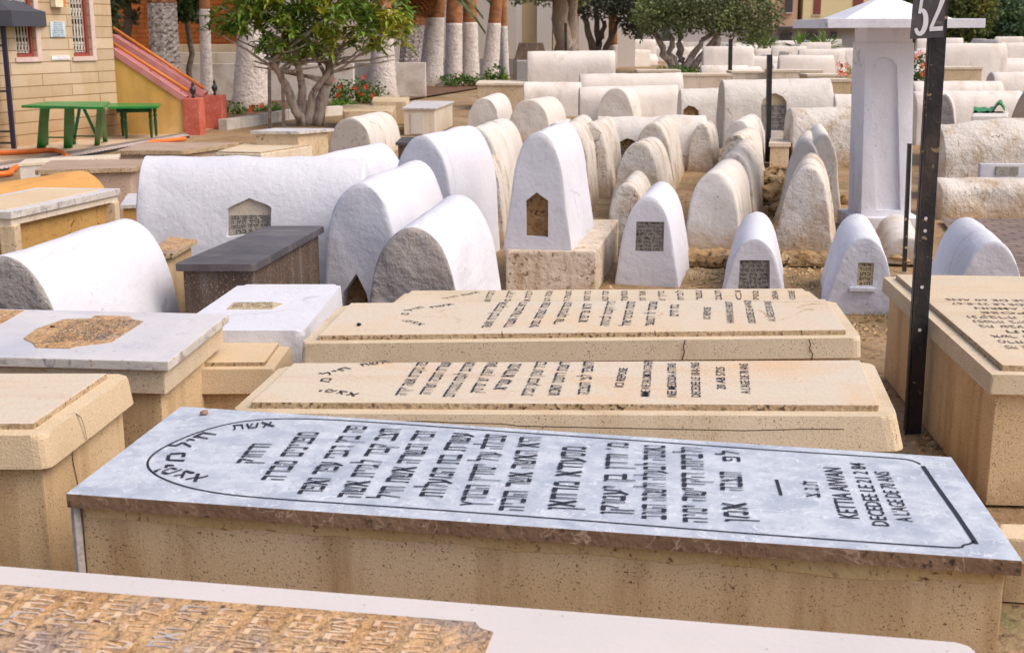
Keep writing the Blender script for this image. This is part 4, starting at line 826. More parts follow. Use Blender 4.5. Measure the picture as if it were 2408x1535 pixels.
# loose rubble: uncountable
mb = MB(); rr = random.Random(3)
for i in range(900):
    zone = rr.choice([((1400, 1460), (500, 690)), ((1610, 1740), (600, 690)), ((1840, 1960), (600, 690)), ((1600, 1700), (440, 600)), ((1740, 1860), (440, 600)), ((2150, 2230), (1000, 1220)), ((1980, 2110), (700, 800))])
    p = at(rr.uniform(*zone[0]), rr.uniform(*zone[1])); s = rr.uniform(.006, .026); q = []
    for dx, dy, dz in ((1, 0, 0), (-.5, .8, 0), (-.5, -.8, 0), (.1, .1, .8), (.6, .5, .4)):
        q.append(p + Vector((dx * s * rr.uniform(.7, 1.3), dy * s * rr.uniform(.7, 1.3), dz * s * rr.uniform(.5, 1.1) - .008)))
    mb.add((q, [(0, 3, 2), (0, 4, 3), (0, 1, 4), (1, 3, 4), (1, 2, 3)]))
o = mesh_obj('rubble', mb, ROCK, loc=(0, 0, 0)); tag(o, 'loose ochre rubble strewn on the earth between the tombs', 'rubble', kind='stuff')
# ------------------------------------------------------------------ pillar, posts, sign
Yq = 11.0
r = thing('memorial_pillar', 'tall white square pillar with a shallow arched recess and a pyramid cap', 'pillar', aty(2080, 520, Yq) * 1.0, 0)
pc = aty(2085, 300, Yq); px0 = aty(2030, 300, Yq).x; px1 = aty(2143, 300, Yq).x; hw = (px1 - px0) / 2; pcx = (px0 + px1) / 2
def sq(h, c=pcx, y=Yq): return [Vector((c - h, y - h + hw)), Vector((c + h, y - h + hw)), Vector((c + h, y + h + hw)), Vector((c - h, y + h + hw))]
PW = M('pillar_paint', (.76, .76, .82), (.70, .70, .77), 2, bump=.25, bump_s=60, bump2=.25, crack=(.42, .42, .47), crack_s=1.1, dirt=(.45, .40, .36), dirt_z=(-.05, .12), spots=(.4, .38, .4), spot_s=40, spot_t=(.66, .76), stain=(.52, .51, .55), stain_s=(4, 4, 1), stain_t=(.54, .8))
mesh_obj('base', prism(sq(hw + .09), 0, .12, .01), PW, r)
sh = mesh_obj('shaft', prism(sq(hw + .012), .10, 1.62, .008, sq(hw)), PW, r)
pts = [aty(x, y, Yq - .005) for x, y in [(2050, 494), (2108, 494), (2112, 300), (2115, 162)] + [(2083 + 32 * math.cos(a), 162 - 27 * math.sin(a)) for a in [math.pi * i / 10 for i in range(1, 10)]] + [(2052, 162), (2051, 300)]]
sh_w = rootmat(r)
v0 = [sh_w @ q.co for q in sh.data.vertices]; fs = [tuple(p.vertices) for p in sh.data.polygons]; bpy.data.objects.remove(sh)
tmp = mesh_obj('shaft', (v0, fs), PW, loc=r.location.copy()); cut(tmp, pts, Vector((0, 1, 0)), .035); tmp.parent = r; tmp.location = (0, 0, 0); tmp.rotation_euler = (0, 0, 0)
mesh_obj('neck', prism(sq(hw - .012), 1.615, 1.745, .004), PW, r)
mesh_obj('cap_slab', prism(sq(.65), 1.742, 1.815, .006), PW, r)
capb = sq(.46); mesh_obj('pyramid_cap', hull([Vector((p.x, p.y, 1.813)) for p in capb], [Vector((p.x * .02 + pcx * .98, p.y * .02 + (Yq + hw) * .98, 2.02)) for p in capb], .003), PW, r)
for o_ in [q for q in COL.objects if q.parent == r]:
    cap_ = o_.name.split('.')[0] in ('cap_slab', 'pyramid_cap')
    for v_ in o_.data.vertices: v_.co.x -= .042 * ((1.7 if cap_ else max(0, v_.co.z)) - .95)
# steel post with plot number
YP = 5.2; b0 = aty(2150, 985, YP)
r = thing('sign_post', 'black perforated steel post carrying a black plate painted with the number 52', 'sign post', (b0.x, b0.y, 0), 0)
def postmesh(x, y, w_, th, z1, lean=(0, 0), d=None):
    d = d or w_; o_ = []
    P_ = [Vector((x - w_ / 2, y)), Vector((x + w_ / 2, y)), Vector((x + w_ / 2, y + th)), Vector((x - w_ / 2 + th, y + th)), Vector((x - w_ / 2 + th, y + d)), Vector((x - w_ / 2, y + d))]
    return hull([Vector((p.x, p.y, 0)) for p in P_], [Vector((p.x + lean[0], p.y + lean[1], z1)) for p in P_])
mesh_obj('post', postmesh(b0.x + .005, b0.y, .060,   .007, 2.15, (-.030, 0)), BLKR, r)
mesh_obj('side_flange', hull([Vector((b0.x - .026 - .012, b0.y - .018, 0)), Vector((b0.x - .026, b0.y - .001, 0)), Vector((b0.x - .026, b0.y + .004, 0)), Vector((b0.x - .042, b0.y - .014, 0))], [Vector((b0.x - .056 - .012, b0.y - .018, 2.15)), Vector((b0.x - .056, b0.y - .001, 2.15)), Vector((b0.x - .056, b0.y + .004, 2.15)), Vector((b0.x - .072, b0.y - .014, 2.15))]), BLKR, r)
HOLE = flat('hole_light', (.62, .58, .62), .6)
for y in (514, 543, 675, 776):
    c = aty(2177 - (y - 514) * .055, y, YP - .002); mb = MB(); n = 14
    mb.add(([c + Vector((math.cos(2 * math.pi * k / n) * .0075, -.001, math.sin(2 * math.pi * k / n) * .0075)) for k in range(n)], [tuple(range(n))])); mesh_obj('bolt_hole', mb, HOLE, r)
YS = YP - .03
pl = [aty(2140, 92, YS), aty(2219, 88, YS - .012), aty(2226, -40, YS - .012), aty(2151, -36, YS)]
ns = (pl[1] - pl[0]).cross(pl[3] - pl[0]).normalized()
vv = pl + [p - ns * .006 for p in pl]
mesh_obj('number_plate', (vv, [(0, 1, 2, 3), (7, 6, 5, 4), (0, 4, 5, 1), (1, 5, 6, 2), (2, 6, 7, 3), (3, 7, 4, 0)]), SIGN, r)
def stroke(root, pts2, wd, org, ux, uy, nn, mat, name, lift=.002, round_=True):
    P_ = [Vector(p) for p in pts2]; v = []; f = []; n = len(P_)
    for i in range(n):
        a = P_[max(i - 1, 0)]; b = P_[min(i + 1, n - 1)]; d = (b - a).normalized(); s = Vector((-d.y, d.x)) * (wd[i] if isinstance(wd, list) else wd) / 2
        for q in (P_[i] + s, P_[i] - s): v.append(org + ux * q.x + uy * q.y + nn * (lift + .0001 * i * 0))
    for i in range(n - 1): f.append((2 * i, 2 * i + 1, 2 * i + 3, 2 * i + 2))
    return v, f
W_ = (pl[1] - pl[0]).length; ux = (pl[1] - pl[0]).normalized(); uy = (pl[3] - pl[0]).normalized(); UH = (pl[3] - pl[0]).length
def px2(x, y):
    q = aty(x, y, YS) - pl[0]; return Vector((q.dot(ux), q.dot(uy)))
m5 = MB()
c5 = px2(2163, 54); arc = []
for i in range(19):
    t = math.radians(112 - i * (112 + 150) / 18); arc.append(Vector((c5.x - .002 + math.cos(t) * .020, c5.y + math.sin(t) * .046)))
m5.add(stroke(r, arc, [.012 + .008 * math.sin(math.pi * i / 18) for i in range(19)], pl[0], ux, uy, ns, SIGNW, 'digit'))
p5 = px2(2158, 34); m5.add(stroke(r, [p5, p5 + Vector((.005, .07)), p5 + Vector((.006, .075))], .012, pl[0], ux, uy, ns, SIGNW, 'digit', lift=.0023))
m5.add(stroke(r, [p5 + Vector((.002, .072)), p5 + Vector((.036, .072))], .012, pl[0], ux, uy, ns, SIGNW, 'digit', lift=.0026))
mesh_obj('digit_five', m5, SIGNW, r)
m2 = MB(); b2 = px2(2185, 74); e2 = px2(2213, 74)
m2.add(stroke(r, [b2 + Vector((-.003, .003)), e2 + Vector((.001, .003))], .017, pl[0], ux, uy, ns, SIGNW, 'digit'))
tp = px2(2209, 5); dg_ = [b2 + Vector((.002, .006)), b2.lerp(tp, .35) + Vector((.0, 0)), b2.lerp(tp, .7) + Vector((.002, 0)), tp, tp + Vector((-.001, .025)), tp + Vector((-.012, .042)), tp + Vector((-.028, .043)), tp + Vector((-.038, .03))]
m2.add(stroke(r, dg_, [.014, .014, .016, .019, .018, .015, .013, .012], pl[0], ux, uy, ns, SIGNW, 'digit', lift=.0023)); mesh_obj('digit_two', m2, SIGNW, r)
def rod(x0, y0, Y, x1, y1, w_, label, name='steel_rod', mat=BLKR, cat='rod', z0=0.0, group=None):
    a = aty(x0, y0, Y); a.z = z0; b = aty(x1, y1, Y)
    o = mesh_obj(name, postmesh(a.x, a.y, w_, max(.003, w_ * .25), b.z, (b.x - a.x, 0)), mat, loc=(a.x, a.y, 0)); return tag(o, label, cat, group)
rod(1806, 385, 17.0, 1811, 129, .065, 'black perforated steel rod standing in front of the massive niche tomb')
rod(2130, 605, 9.0, 2140, 338, .026, 'thin leaning black rod beside the white pillar, left of the big post')
rod(1717, 190, 42, 1719, 92, .12, 'distant black rod standing left of the massive niche tomb')
rod(634, 305, 22, 633, 158, .06, 'dark stake left of the leafy tree, the left one of two', name='tree_stake', cat='stake', mat=BARKD)
rod(667, 305, 22, 664, 165, .06, 'dark stake left of the leafy tree, the right one of two', name='tree_stake', cat='stake', mat=BARKD)
rod(1331, 120, 48, 1330, 55, .10, 'dark thin lamp post before the cream building', name='lamp_post', cat='post')
# ------------------------------------------------------------------ building with grilled windows
C0 = at(262, 321); P0 = at(0, 352); du = (C0 - P0).normalized(); O0 = P0 - du * 3.0; Lw = (C0 - O0).length + .22; ang = math.atan2(du.y, du.x)
r = thing('stone_building', 'beige stone-block building with two tall grilled windows at the left edge', 'building', O0, ang)
Mi = rootmat(r).inverted(); nW = Vector((du.y, -du.x, 0))
def wl(x, y, dep=0.0):
    E = Vector((0, 0, EYE)); d = ray(x, y); p0 = O0 - nW * dep; t = (p0 - E).dot(nW) / d.dot(nW); q = Mi @ (E + d * t); return q.x, q.z
HB_ = 5.2; wins = []
for (xa, xb, yb) in ((40, 88, 135), (174, 218, 133)):
    ua = wl(xa, yb)[0]; ub = wl(xb, yb)[0]; zb = (wl(xa, yb)[1] + wl(xb, yb)[1]) / 2; wins.append((ua, ub, zb, zb + 2.3))
mb = MB(); xs = [0, wins[0][0], wins[0][1], wins[1][0], wins[1][1], Lw]
for i in (0, 2, 4): mb.add(box(xs[i], xs[i + 1], 0, .35, 0, HB_))
for (ua, ub, za, zb) in wins: mb.add(box(ua, ub, 0, .35, 0, za)); mb.add(box(ua, ub, 0, .35, zb, HB_))
mb.add(box(Lw - .35, Lw - .002, .352, 6, 0, HB_)); mb.add(box(0.002, .35, .352, 6, 0, HB_))
mesh_obj('wall', mb, BLOCK, r, local=True)
mesh_obj('roof', box(-.15, Lw + .15, -.15, 6.2, HB_ + .001, HB_ + .25, .01), TANL, r, local=True)
GR = flat('cream_grille', (.60, .56, .50), .5); MAR = flat('maroon_reveal', (.30, .06, .05), .6); GLS = flat('dark_window_glass', (.03, .035, .05), .15, 0, .6); PK = flat('pale_pink_trim', (.62, .48, .45), .7)
for (ua, ub, za, zb) in wins:
    wf = mesh_obj('window', MB().add(box(ua, ua + .05, .06, .30, za, zb)).add(box(ub - .05, ub, .06, .30, za, zb)).add(box(ua + .051, ub - .051, .06, .30, za, za + .05)).add(box(ua + .051, ub - .051, .06, .30, zb - .05, zb)), MAR, r, local=True)
    mesh_obj('pane', box(ua + .052, ub - .052, .24, .26, za + .052, zb - .052), GLS, wf, local=True)
    mesh_obj('sill', box(ua - .05, ub + .08, -.03, .05, za - .07, za - .003, .004), PK, wf, local=True)
    mesh_obj('surround', box(ub + .002, ub + .10, -.012, .02, za - .002, zb + .1, .002), PK, wf, local=True)
    g = MB(); y = .10; wd = ub - ua - .1; nb = 5
    for k in range(nb + 1): x = ua + .05 + wd * k / nb; g.add(box(x - .008, x + .008, y, y + .016, za + .06, zb - .06))
    zz = za + .06; k = 0
    while zz < zb - .1:
        g.add(box(ua + .05, ub - .05, y + .017, y + .03, zz, zz + .02))
        if k % 2 == 0: g.add(box(ua + .05, ub - .05, y + .017, y + .03, zz + .13, zz + .145))
        for q in range(nb):
            x = ua + .05 + wd * (q + .5) / nb; hh = .13 if k % 2 == 0 else .36
            m_ = 10; pts = [Vector((x + math.cos(2 * math.pi * a / m_) * wd / nb * .36, y + .008, zz + hh / 2 + .01 + math.sin(2 * math.pi * a / m_) * hh * .30)) for a in range(m_ + 1)]
            g.add(tube(pts, .008, 4, False))
        zz += .15 if k % 2 == 0 else .38; k += 1
    mesh_obj('grille', g, GR, wf, local=True)
def wallsign(name, px, txt, label, matb, inkm, cat='plaque', h=None):
    (u0, z0), (u1, z1) = wl(px[0], px[3]), wl(px[2], px[1]); z1 = max(z1, z0 + .05)
    R_ = rootmat(r); o = R_ @ Vector((u0, -.02, z0)); q = thing(name, label, cat, o, ang)
    mesh_obj('board', box(0, u1 - u0, 0, .018, 0, z1 - z0, .003), matb, q, local=True)
    if txt:
        mb = MB(); nl = len(txt)
        for i, t in enumerate(txt):
            zb = (z1 - z0) * (1 - (i + .8) / nl); k = .2 if i < nl * .4 else .12
            line_on(mb, t, Vector(((u1 - u0) * k, -.001, zb)), Vector(((u1 - u0) * (1 - k), -.001, zb)), (z1 - z0) / nl * .6, Vector((0, -1, 0)), .003)
        mesh_obj('lettering', mb, inkm, q, local=True)
BLUES = flat('pale_blue_plaque', (.55, .66, .74), .4); NAVY = flat('navy_letters', (.05, .10, .18), .5)
wallsign('wall_plaque', (118, 52, 150, 88), ['AVIS', 'ENTREE', 'DE LA', 'SALLE', 'PRIERE DE BIEN', 'FERMER LA PORTE', 'EN SORTANT', 'MERCI'], 'pale blue plaque with dark lettering between the two grilled windows', BLUES, NAVY)
wallsign('wall_sign', (120, 131, 162, 142), ['ALLUMAGE BOUGIES', 'INTERDIT ICI'], 'narrow white sign low on the stone wall between the windows', SIGNW, flat('faint_letters', (.45, .45, .5)))
a_, b_ = wl(118, 17), wl(141, 0)
q = thing('wall_lamp', 'orange and cream box fixed high on the stone wall', 'wall box', rootmat(r) @ Vector((a_[0], -.11, a_[1])), ang)
mesh_obj('cream_front', box(0, (b_[0] - a_[0]) * .75, 0, .10, 0, .4, .004), flat('cream_plastic', (.75, .68, .5)), q, local=True); mesh_obj('orange_side', box((b_[0] - a_[0]) * .75 + .001, b_[0] - a_[0], .01, .10, 0, .4, .004), ORANGE, q, local=True)
# ------------------------------------------------------------------ stair
r = thing('staircase', 'outside staircase with yellow side wall, pink copings, orange handrails and red end pillars', 'staircase', aty(430, 324, 21.6), 0)
YA, YB_ = 21.6, 22.9
def sidewall(Y, pts, xr, th, mat, name='side_wall'):
    t = [aty(x, y, Y) for x, y in pts]; bot = [Vector((p.x, Y, 0)) for p in t]
    poly = [bot[0]] + [bot[-1]] + list(reversed(t)); n = len(poly)
    v = poly + [p + Vector((0, th, 0)) for p in poly]
    f = [tuple(range(n)), tuple(reversed(range(n, 2 * n)))] + [(i, i + n, (i + 1) % n + n, (i + 1) % n) for i in range(n)]
    mesh_obj(name, (v, f), mat, r)
    c = MB()
    for a, b in zip(t[:-1], t[1:]): c.add(bar(a + Vector((0, th / 2, .035)), b + Vector((0, th / 2, .035)), th + .06, .10))
    mesh_obj('coping', c, PINKC, r)
sidewall(YA, [(262, 124), (434, 238)], 0, .22, YWALL)
sidewall(YB_, [(262, 92), (480, 228)], 0, .22, PINKC, 'far_side_wall')
a = aty(262, 124, YA); b = aty(434, 238, YA); ns_ = 9; mb = MB()
for i in range(ns_): x0 = b.x + (a.x - b.x) * i / ns_; x1 = a.x; mb.add(box(a.x - .0, x0 + .001, YA + .221, YB_ - .001, (a.z - b.z + .1) * i / ns_ + .0, (a.z - b.z + .1) * (i + 1) / ns_ - .001 + .0))
mesh_obj('steps', mb, STEP, r)
def finialed(x0, x1, yt, Y, dep):
    a = aty(x0, yt, Y); b = aty(x1, yt, Y); p = mesh_obj('end_pillar', box(a.x, b.x, Y - .05, Y - .05 + dep, 0, a.z, .01), RED, r)
    cx = (a.x + b.x) / 2
    mesh_obj('finial', lathe((cx, Y + dep / 2 - .05, a.z), [(.03, 0), (.03, .03), (.018, .05), (.05, .10), (.055, .14), (.03, .19), (.018, .20), (.03, .22), (.006, .28), (0, .29)], 12), BLK, p, smooth=True)
finialed(430, 468, 232, YA, .42); finialed(480, 521, 225, YB_, .42)
def rail(Y, p, q, posts):
    a = aty(*p, Y); b = aty(*q, Y); mb = MB().add(tube([a, b], .028, 8)); mesh_obj('handrail', mb, ORANGE, r, smooth=True)
    for t in posts: c = a.lerp(b, t); mesh_obj('rail_bracket', tube([c, c + Vector((-.05, 0, -.17))], .014, 6), ORANGE, r)
rail(YA + .1, (262, 100), (442, 214), (.04, .52, .92)); rail(YB_ + .1, (266, 66), (480, 208), (.3, .62, .88))
# ------------------------------------------------------------------ tables, canopy, drain, hoses
LEGZ = [.70]
def table(label, px, zt, legs, name='wooden_table', trestle=True):
    P_ = [at(x, y, zt) for x, y in px]; c = sum(P_, Vector()) / 4
    r = thing(name, label, 'table', (c.x, c.y, 0), 0, 'green tables'); mesh_obj('tabletop', prism([p.xy for p in P_], zt - .035, zt, .004), GREEN, r); return r
r = table('green trestle table with splayed plank legs standing before the stone building', [(50, 248), (243, 252), (258, 239), (108, 239)], .74, 0)
def leg(r, top, bot, w_, mat=GREEN, z=.70): a = at(*top, z); b = at(*bot, 0); mesh_obj('leg', bar(Vector((a.x, a.y, z)), b, w_, .03), mat, r)
leg(r, (106, 250), (97, 349), .13); leg(r, (106, 246), (107, 342), .09); leg(r, (163, 250), (160, 349), .13); leg(r, (165, 246), (172, 340), .09)
leg(r, (235, 249), (228, 343), .08); leg(r, (240, 245), (248, 334), .07)
for a, b, za, zb in (((198, 250), (176, 330), .68, .12), ((198, 250), (232, 330), .68, .12), ((108, 340), (158, 340), .14, .14), ((178, 330), (230, 334), .16, .16)):
    mesh_obj('brace', bar(at(a[0], 345, 0) * 1 + Vector((0, 0, za)), at(b[0], 345, 0) + Vector((0, 0, zb)), .045, .02), DGREEN, r)
r = table('smaller green table with dark turned legs standing against the yellow stair wall', [(252, 251), (372, 250), (378, 243), (262, 242)], .55, 0)
for x, y in ((298, 328), (357, 326), (368, 322), (290, 322)):
    p = at(x, y); mesh_obj('leg', lathe((p.x, p.y, 0), [(.018, 0), (.022, .05), (.030, .28), (.020, .32), (.036, .36), (.022, .40), (.034, .43), (.034, .517)], 10), DGREEN, r, smooth=True)
a, b, c, d = at(262, 325), at(278, 328), at(357, 326), at(372, 320); mesh_obj('apron', bar(b + Vector((0, 0, .47)), c + Vector((0, 0, .47)), .03, .08), DGREEN, r)
# canopy with shelf frame
g0 = at(33, 352); r = thing('canopy', 'black fabric canopy on a dark blue pole with crossbars at the left edge', 'canopy', g0, 0)
zc = aty(33, 62, g0.y).z
NV = flat('navy_painted_steel', (.02, .02, .055), .4); FAB = flat('slate_canopy_fabric', (.06, .065, .09), .9)
tp = aty(17, 62, g0.y)
mesh_obj('pole', bar(g0, Vector((g0.x, g0.y, zc)), .06), NV, r)
g1 = g0 + Vector((-2.6, -.35, 0)); mesh_obj('pole', bar(g1, Vector((g1.x, g1.y, zc)), .06), NV, r)
for z in (.10, .27, .86, 1.52): mesh_obj('crossbar', bar(Vector((g0.x, g0.y, z)), Vector((g1.x, g1.y, z)), .03), BLK, r)
e = [g1 + Vector((-.2, -.2, 0)), g0 + Vector((.22, -.2, 0)), g0 + Vector((.22, 2.4, 0)), g1 + Vector((-.2, 2.4, 0))]; ap = sum(e, Vector()) / 4
v = [Vector((p.x, p.y, zc)) for p in e] + [Vector((p.x, p.y, zc + .22)) for p in e] + [Vector((ap.x, ap.y, zc + 1.1))]
mesh_obj('canopy_cloth', (v, [(0, 1, 5, 4), (1, 2, 6, 5), (2, 3, 7, 6), (3, 0, 4, 7), (4, 5, 8), (5, 6, 8), (6, 7, 8), (7, 4, 8)]), FAB, r)
# drain
def strip(pxa, pxb, w_, h, z0=0.0):
    a = at(*pxa); b = at(*pxb); d = (b - a).normalized(); s = Vector((-d.y, d.x, 0)) * w_ / 2
    return hull([a + s * 0 - s + Vector((0, 0, z0)), b - s + Vector((0, 0, z0)), b + s + Vector((0, 0, z0)), a + s + Vector((0, 0, z0))], [a - s + Vector((0, 0, h)), b - s + Vector((0, 0, h)), b + s + Vector((0, 0, h)), a + s + Vector((0, 0, h))], .004)
r = thing('drain_channel', 'long slotted drain channel with a grey stone edge running along the yard', 'drain', at(200, 372), 0)
mesh_obj('stone_edge', strip((-120, 412), (436, 319), .07, .05), flat('grey_kerb_stone', (.22, .19, .17), .9), r)
a = at(-100, 421); b = at(436, 324); n = 64; d = (b - a); s = Vector((-d.y, d.x, 0)).normalized(); g = MB()
for i in range(n): p = a + d * ((i + .5) / n); g.add(bar(p + s * .07 + Vector((0, 0, .045)), p - s * .07 + Vector((0, 0, .045)), .07, .015))
mesh_obj('grating', g, flat('drain_metal', (.62, .52, .5), .6), r); mesh_obj('channel', strip((-100, 421), (436, 324), .17, .03), BLK, r)
def hose(px, label):
    pts = smoothpx(px, 2); P_ = [at(x, y) + Vector((0, 0, .05)) for x, y in pts]; o = mesh_obj('hose', tube(P_, .035, 8), HOSE, loc=P_[0], smooth=True); tag(o, label, 'hose', 'orange hoses')
hose([(-60, 370), (60, 366), (125, 360), (145, 366), (158, 376)], 'orange hose bending across the yard before the green trestle table')
hose([(345, 346), (360, 341), (400, 338), (436, 334)], 'short orange hose lying at the foot of the nearer red stair pillar')
hose([(-30, 422), (18, 418), (30, 414), (26, 410), (40, 402)], 'kinked orange hose at the left edge beside the drain')
barrel('low orange-brown barrel tomb at the left edge behind the white-rimmed ochre tomb', 9.0, (-40, 436), (192, 400), .62, Yb=10.2, mat=M('orange_render', (.56, .30, .10), (.50, .26, .08), 2, stain=(.36, .17, .05), stain_s=(14, 2, 2), stain_t=(.55, .75), bump=.3, bump_s=30), ws=.94, hs=.25)
# ------------------------------------------------------------------ back walls
def wallY(label, xl, xr, ytop, Y, mat, name='garden_wall', th=.3, ybot=None, capm=None):
    a = aty(xl, ytop, Y); b = aty(xr, ytop, Y); z0 = 0 if ybot is None else aty(xl, ybot, Y).z
    o = mesh_obj(name, box(a.x, b.x, Y, Y + th, z0, a.z, .01), mat, loc=(a.x, Y, z0)); return tag(o, label, 'wall')
wallY('orange brick wall rising behind the staircase', 266, 580, -120, 36, OBRICK)
wallY('brown stone wall low in front of the orange brick wall', 400, 560, 105, 34, TANB)
wallY('grey-tan rubble wall beneath the orange brick wall', 405, 610, 124, 33, ROCK if False else TANL)
wallY('low white wall behind the staircase and the palm trunks', 430, 830, 150, 32, KERB)
wallY('white curved-topped wall between the leafy tree and the palm trunks', 785, 1000, 148, 34, KERB)
wallY('grey low wall behind the row of palm trunks', 1000, 1240, 138, 52, flat('grey_wall', (.33, .31, .3), .9), th=.4)
wallY('pale distant wall to the left behind the leafy tree crown', 580, 1215, -150, 58, flat('pale_wall', (.5, .45, .4), .9), th=.5)
k_ = [at(x, y) for x, y in ((524, 306), (588, 297), (694, 278), (800, 270))]; mb = MB()
for a, b in zip(k_[:-1], k_[1:]):
    n = max(2, int((b - a).length / .55))
    for i in range(n): p = a.lerp(b, i / n + .004); q = a.lerp(b, (i + 1) / n - .004); d = (q - p).normalized(); s = Vector((-d.y, d.x, 0)) * .09; mb.add(hull([p - s, q - s, q + s, p + s], [v_ + Vector((0, 0, .19)) for v_ in (p - s, q - s, q + s, p + s)], .012))
tag(mesh_obj('garden_kerb', mb, KERB, loc=k_[1]), 'white block kerb edging the garden bed', 'kerb')
# ------------------------------------------------------------------ palms
PG = 'palms with whitewashed trunks'
FROND = leafmat('palm_frond_green', (.06, .11, .03), (.09, .15, .04), (.2, .2, .05), 1, 6)
def palm(label, base, top, Y, r0, r1, wy, rough=False, bulb=False, zt=7.5, pm=None):
    a = aty(*base, Y); a.z = 0; b = aty(*top, Y); d = (b - a) / max(.1, b.z); wz = aty(top[0], wy, Y).z
    r = thing('palm_tree', label, 'palm', (a.x, Y, 0), 0, PG)
    def pt(z): return Vector((a.x + d.x * min(z, 3.2) + (d.x * .3) * max(0, z - 3.2), Y, z))
    def rad(z): return r0 + (r1 - r0) * min(1, z / max(.5, b.z)) ** .8 + r0 * .22 * math.exp(-z / .22)
    def part(z0, z1, mat, name):
        n = max(4, int((z1 - z0) / (.09 if not rough else .07))); seg = 20; v = []; f = []
        for i in range(n + 1):
            z = z0 + (z1 - z0) * i / n; c = pt(z)
            for k in range(seg):
                t = 2 * math.pi * (k + (.5 * (i % 2) if rough else 0)) / seg
                q = rad(z) * (1 + (.035 * ((i % 2) * 2 - 1) if not rough else .09 * math.cos(k * math.pi + i * math.pi)) * .7 + .06 * noise.noise(Vector((math.cos(t) * 2, math.sin(t) * 2, z * 2 + Y + a.x))))
                v.append(c + Vector((math.cos(t) * q, math.sin(t) * q, 0)))
        for i in range(n):
            for k in range(seg): k2 = (k + 1) % seg; f.append((i * seg + k, i * seg + k2, (i + 1) * seg + k2, (i + 1) * seg + k))
        f.append(tuple(range(n * seg, n * seg + seg)))
        mesh_obj(name, (v, f), mat, r, smooth=not rough)
    part(0, min(wz, zt), WTRUNKR if rough else WTRUNK, 'whitewashed_trunk')
    if wz < zt: part(wz, zt, pm or PTRUNK, 'upper_trunk')
    mb = MB(); rr = random.Random(int(base[0]))
    for i in range(22):
        az = rr.uniform(0, 6.28); el = rr.uniform(-.5, 1.1); L_ = rr.uniform(1.8, 2.6); c = pt(zt); prev = None
        for s in range(8):
            t = s / 7; p = c + Vector((math.cos(az) * math.cos(el) * L_ * t, math.sin(az) * math.cos(el) * L_ * t, math.sin(el) * L_ * t - 1.3 * t * t))
            sd = Vector((-math.sin(az), math.cos(az), 0)) * (.32 * math.sin(math.pi * min(1, t + .12)))
            if prev is not None: q, sq_ = prev; mb.add(([q - sq_ - Vector((0, 0, .1)), q, q + sq_ - Vector((0, 0, .1)), p + sd - Vector((0, 0, .1)), p, p - sd - Vector((0, 0, .1))], [(0, 1, 4, 5), (1, 2, 3, 4)]))
            prev = (p, sd)
    mesh_obj('crown', mb, FROND, r)
    return r, pt
palm('thick palm with a mottled black-and-white trunk rising behind the stair', (394, 235), (380, 0), 30, .33, .33, 8, rough=True)
palm('slender smooth white palm trunk between the stair and the fat whitewashed trunk', (487, 235), (480, 0), 30, .15, .12, 22)
palm('fat flared whitewashed palm trunk left of the leafy tree', (590, 262), (592, 30), 28.7, .42, .30, -40)
palm('palm with dappled grey-white trunk just right of the leafy tree', (898, 228), (902, 10), 33.5, .40, .24, 22)
r, pt = palm('palm with diamond-scarred trunk and a round brown bulb of cut fronds', (956, 200), (978, 20), 40, .30, .34, 60, rough=True, zt=3.6)
mb = MB(); rr = random.Random(5); cb = aty(982, 0, 40)
for i in range(420):
    t = math.acos(1 - 2 * (i + .5) / 420); ph = i * 2.399; n = Vector((math.sin(t) * math.cos(ph), math.sin(t) * math.sin(ph), math.cos(t)))
    p = cb + Vector((n.x * .52, n.y * .52, n.z * .5)); s = n.cross(Vector((0, 0, 1))).normalized() * .05; q = p + n * .12 + Vector((0, 0, .05)); mb.add(([p - s - Vector((0, 0, .03)), p + s - Vector((0, 0, .03)), q + s, q - s, p - s + Vector((0, 0, .04)), p + s + Vector((0, 0, .04))], [(0, 1, 2, 3), (3, 2, 5, 4), (0, 3, 4), (1, 5, 2)]))
mesh_obj('frond_bulb', mb, M('bulb_bark', (.36, .15, .05), (.2, .08, .03), 8, bump=.5), r)
mesh_obj('bulb_core', lathe((cb.x, cb.y, cb.z), [(.1, -.5), (.35, -.38), (.5, 0), (.35, .38), (.1, .5)], 14), BARKD, r, smooth=True)
palm('tall palm with a widely flared white base, leftmost of the cluster of straight trunks', (1012, 198), (1024, 20), 41, .40, .30, 42)
palm('straight white-based palm trunk, second in the cluster', (1066, 192), (1068, 20), 43, .30, .27, 55)
palm('straight white-based palm trunk, third in the cluster with a sharp paint line', (1108, 190), (1105, 20), 43.5, .30, .24, 53)
palm('palm trunk leaning slightly right with a smudged white base in the cluster', (1150, 190), (1166, 20), 44, .32, .21, 55)
palm('thin dark-topped palm trunk at the right of the cluster', (1188, 180), (1183, 20), 47, .16, .14, 62)
palm('thin distant palm with a brown trunk among the dark central trees', (1441, 130), (1442, 10), 62, .22, .22, 106)
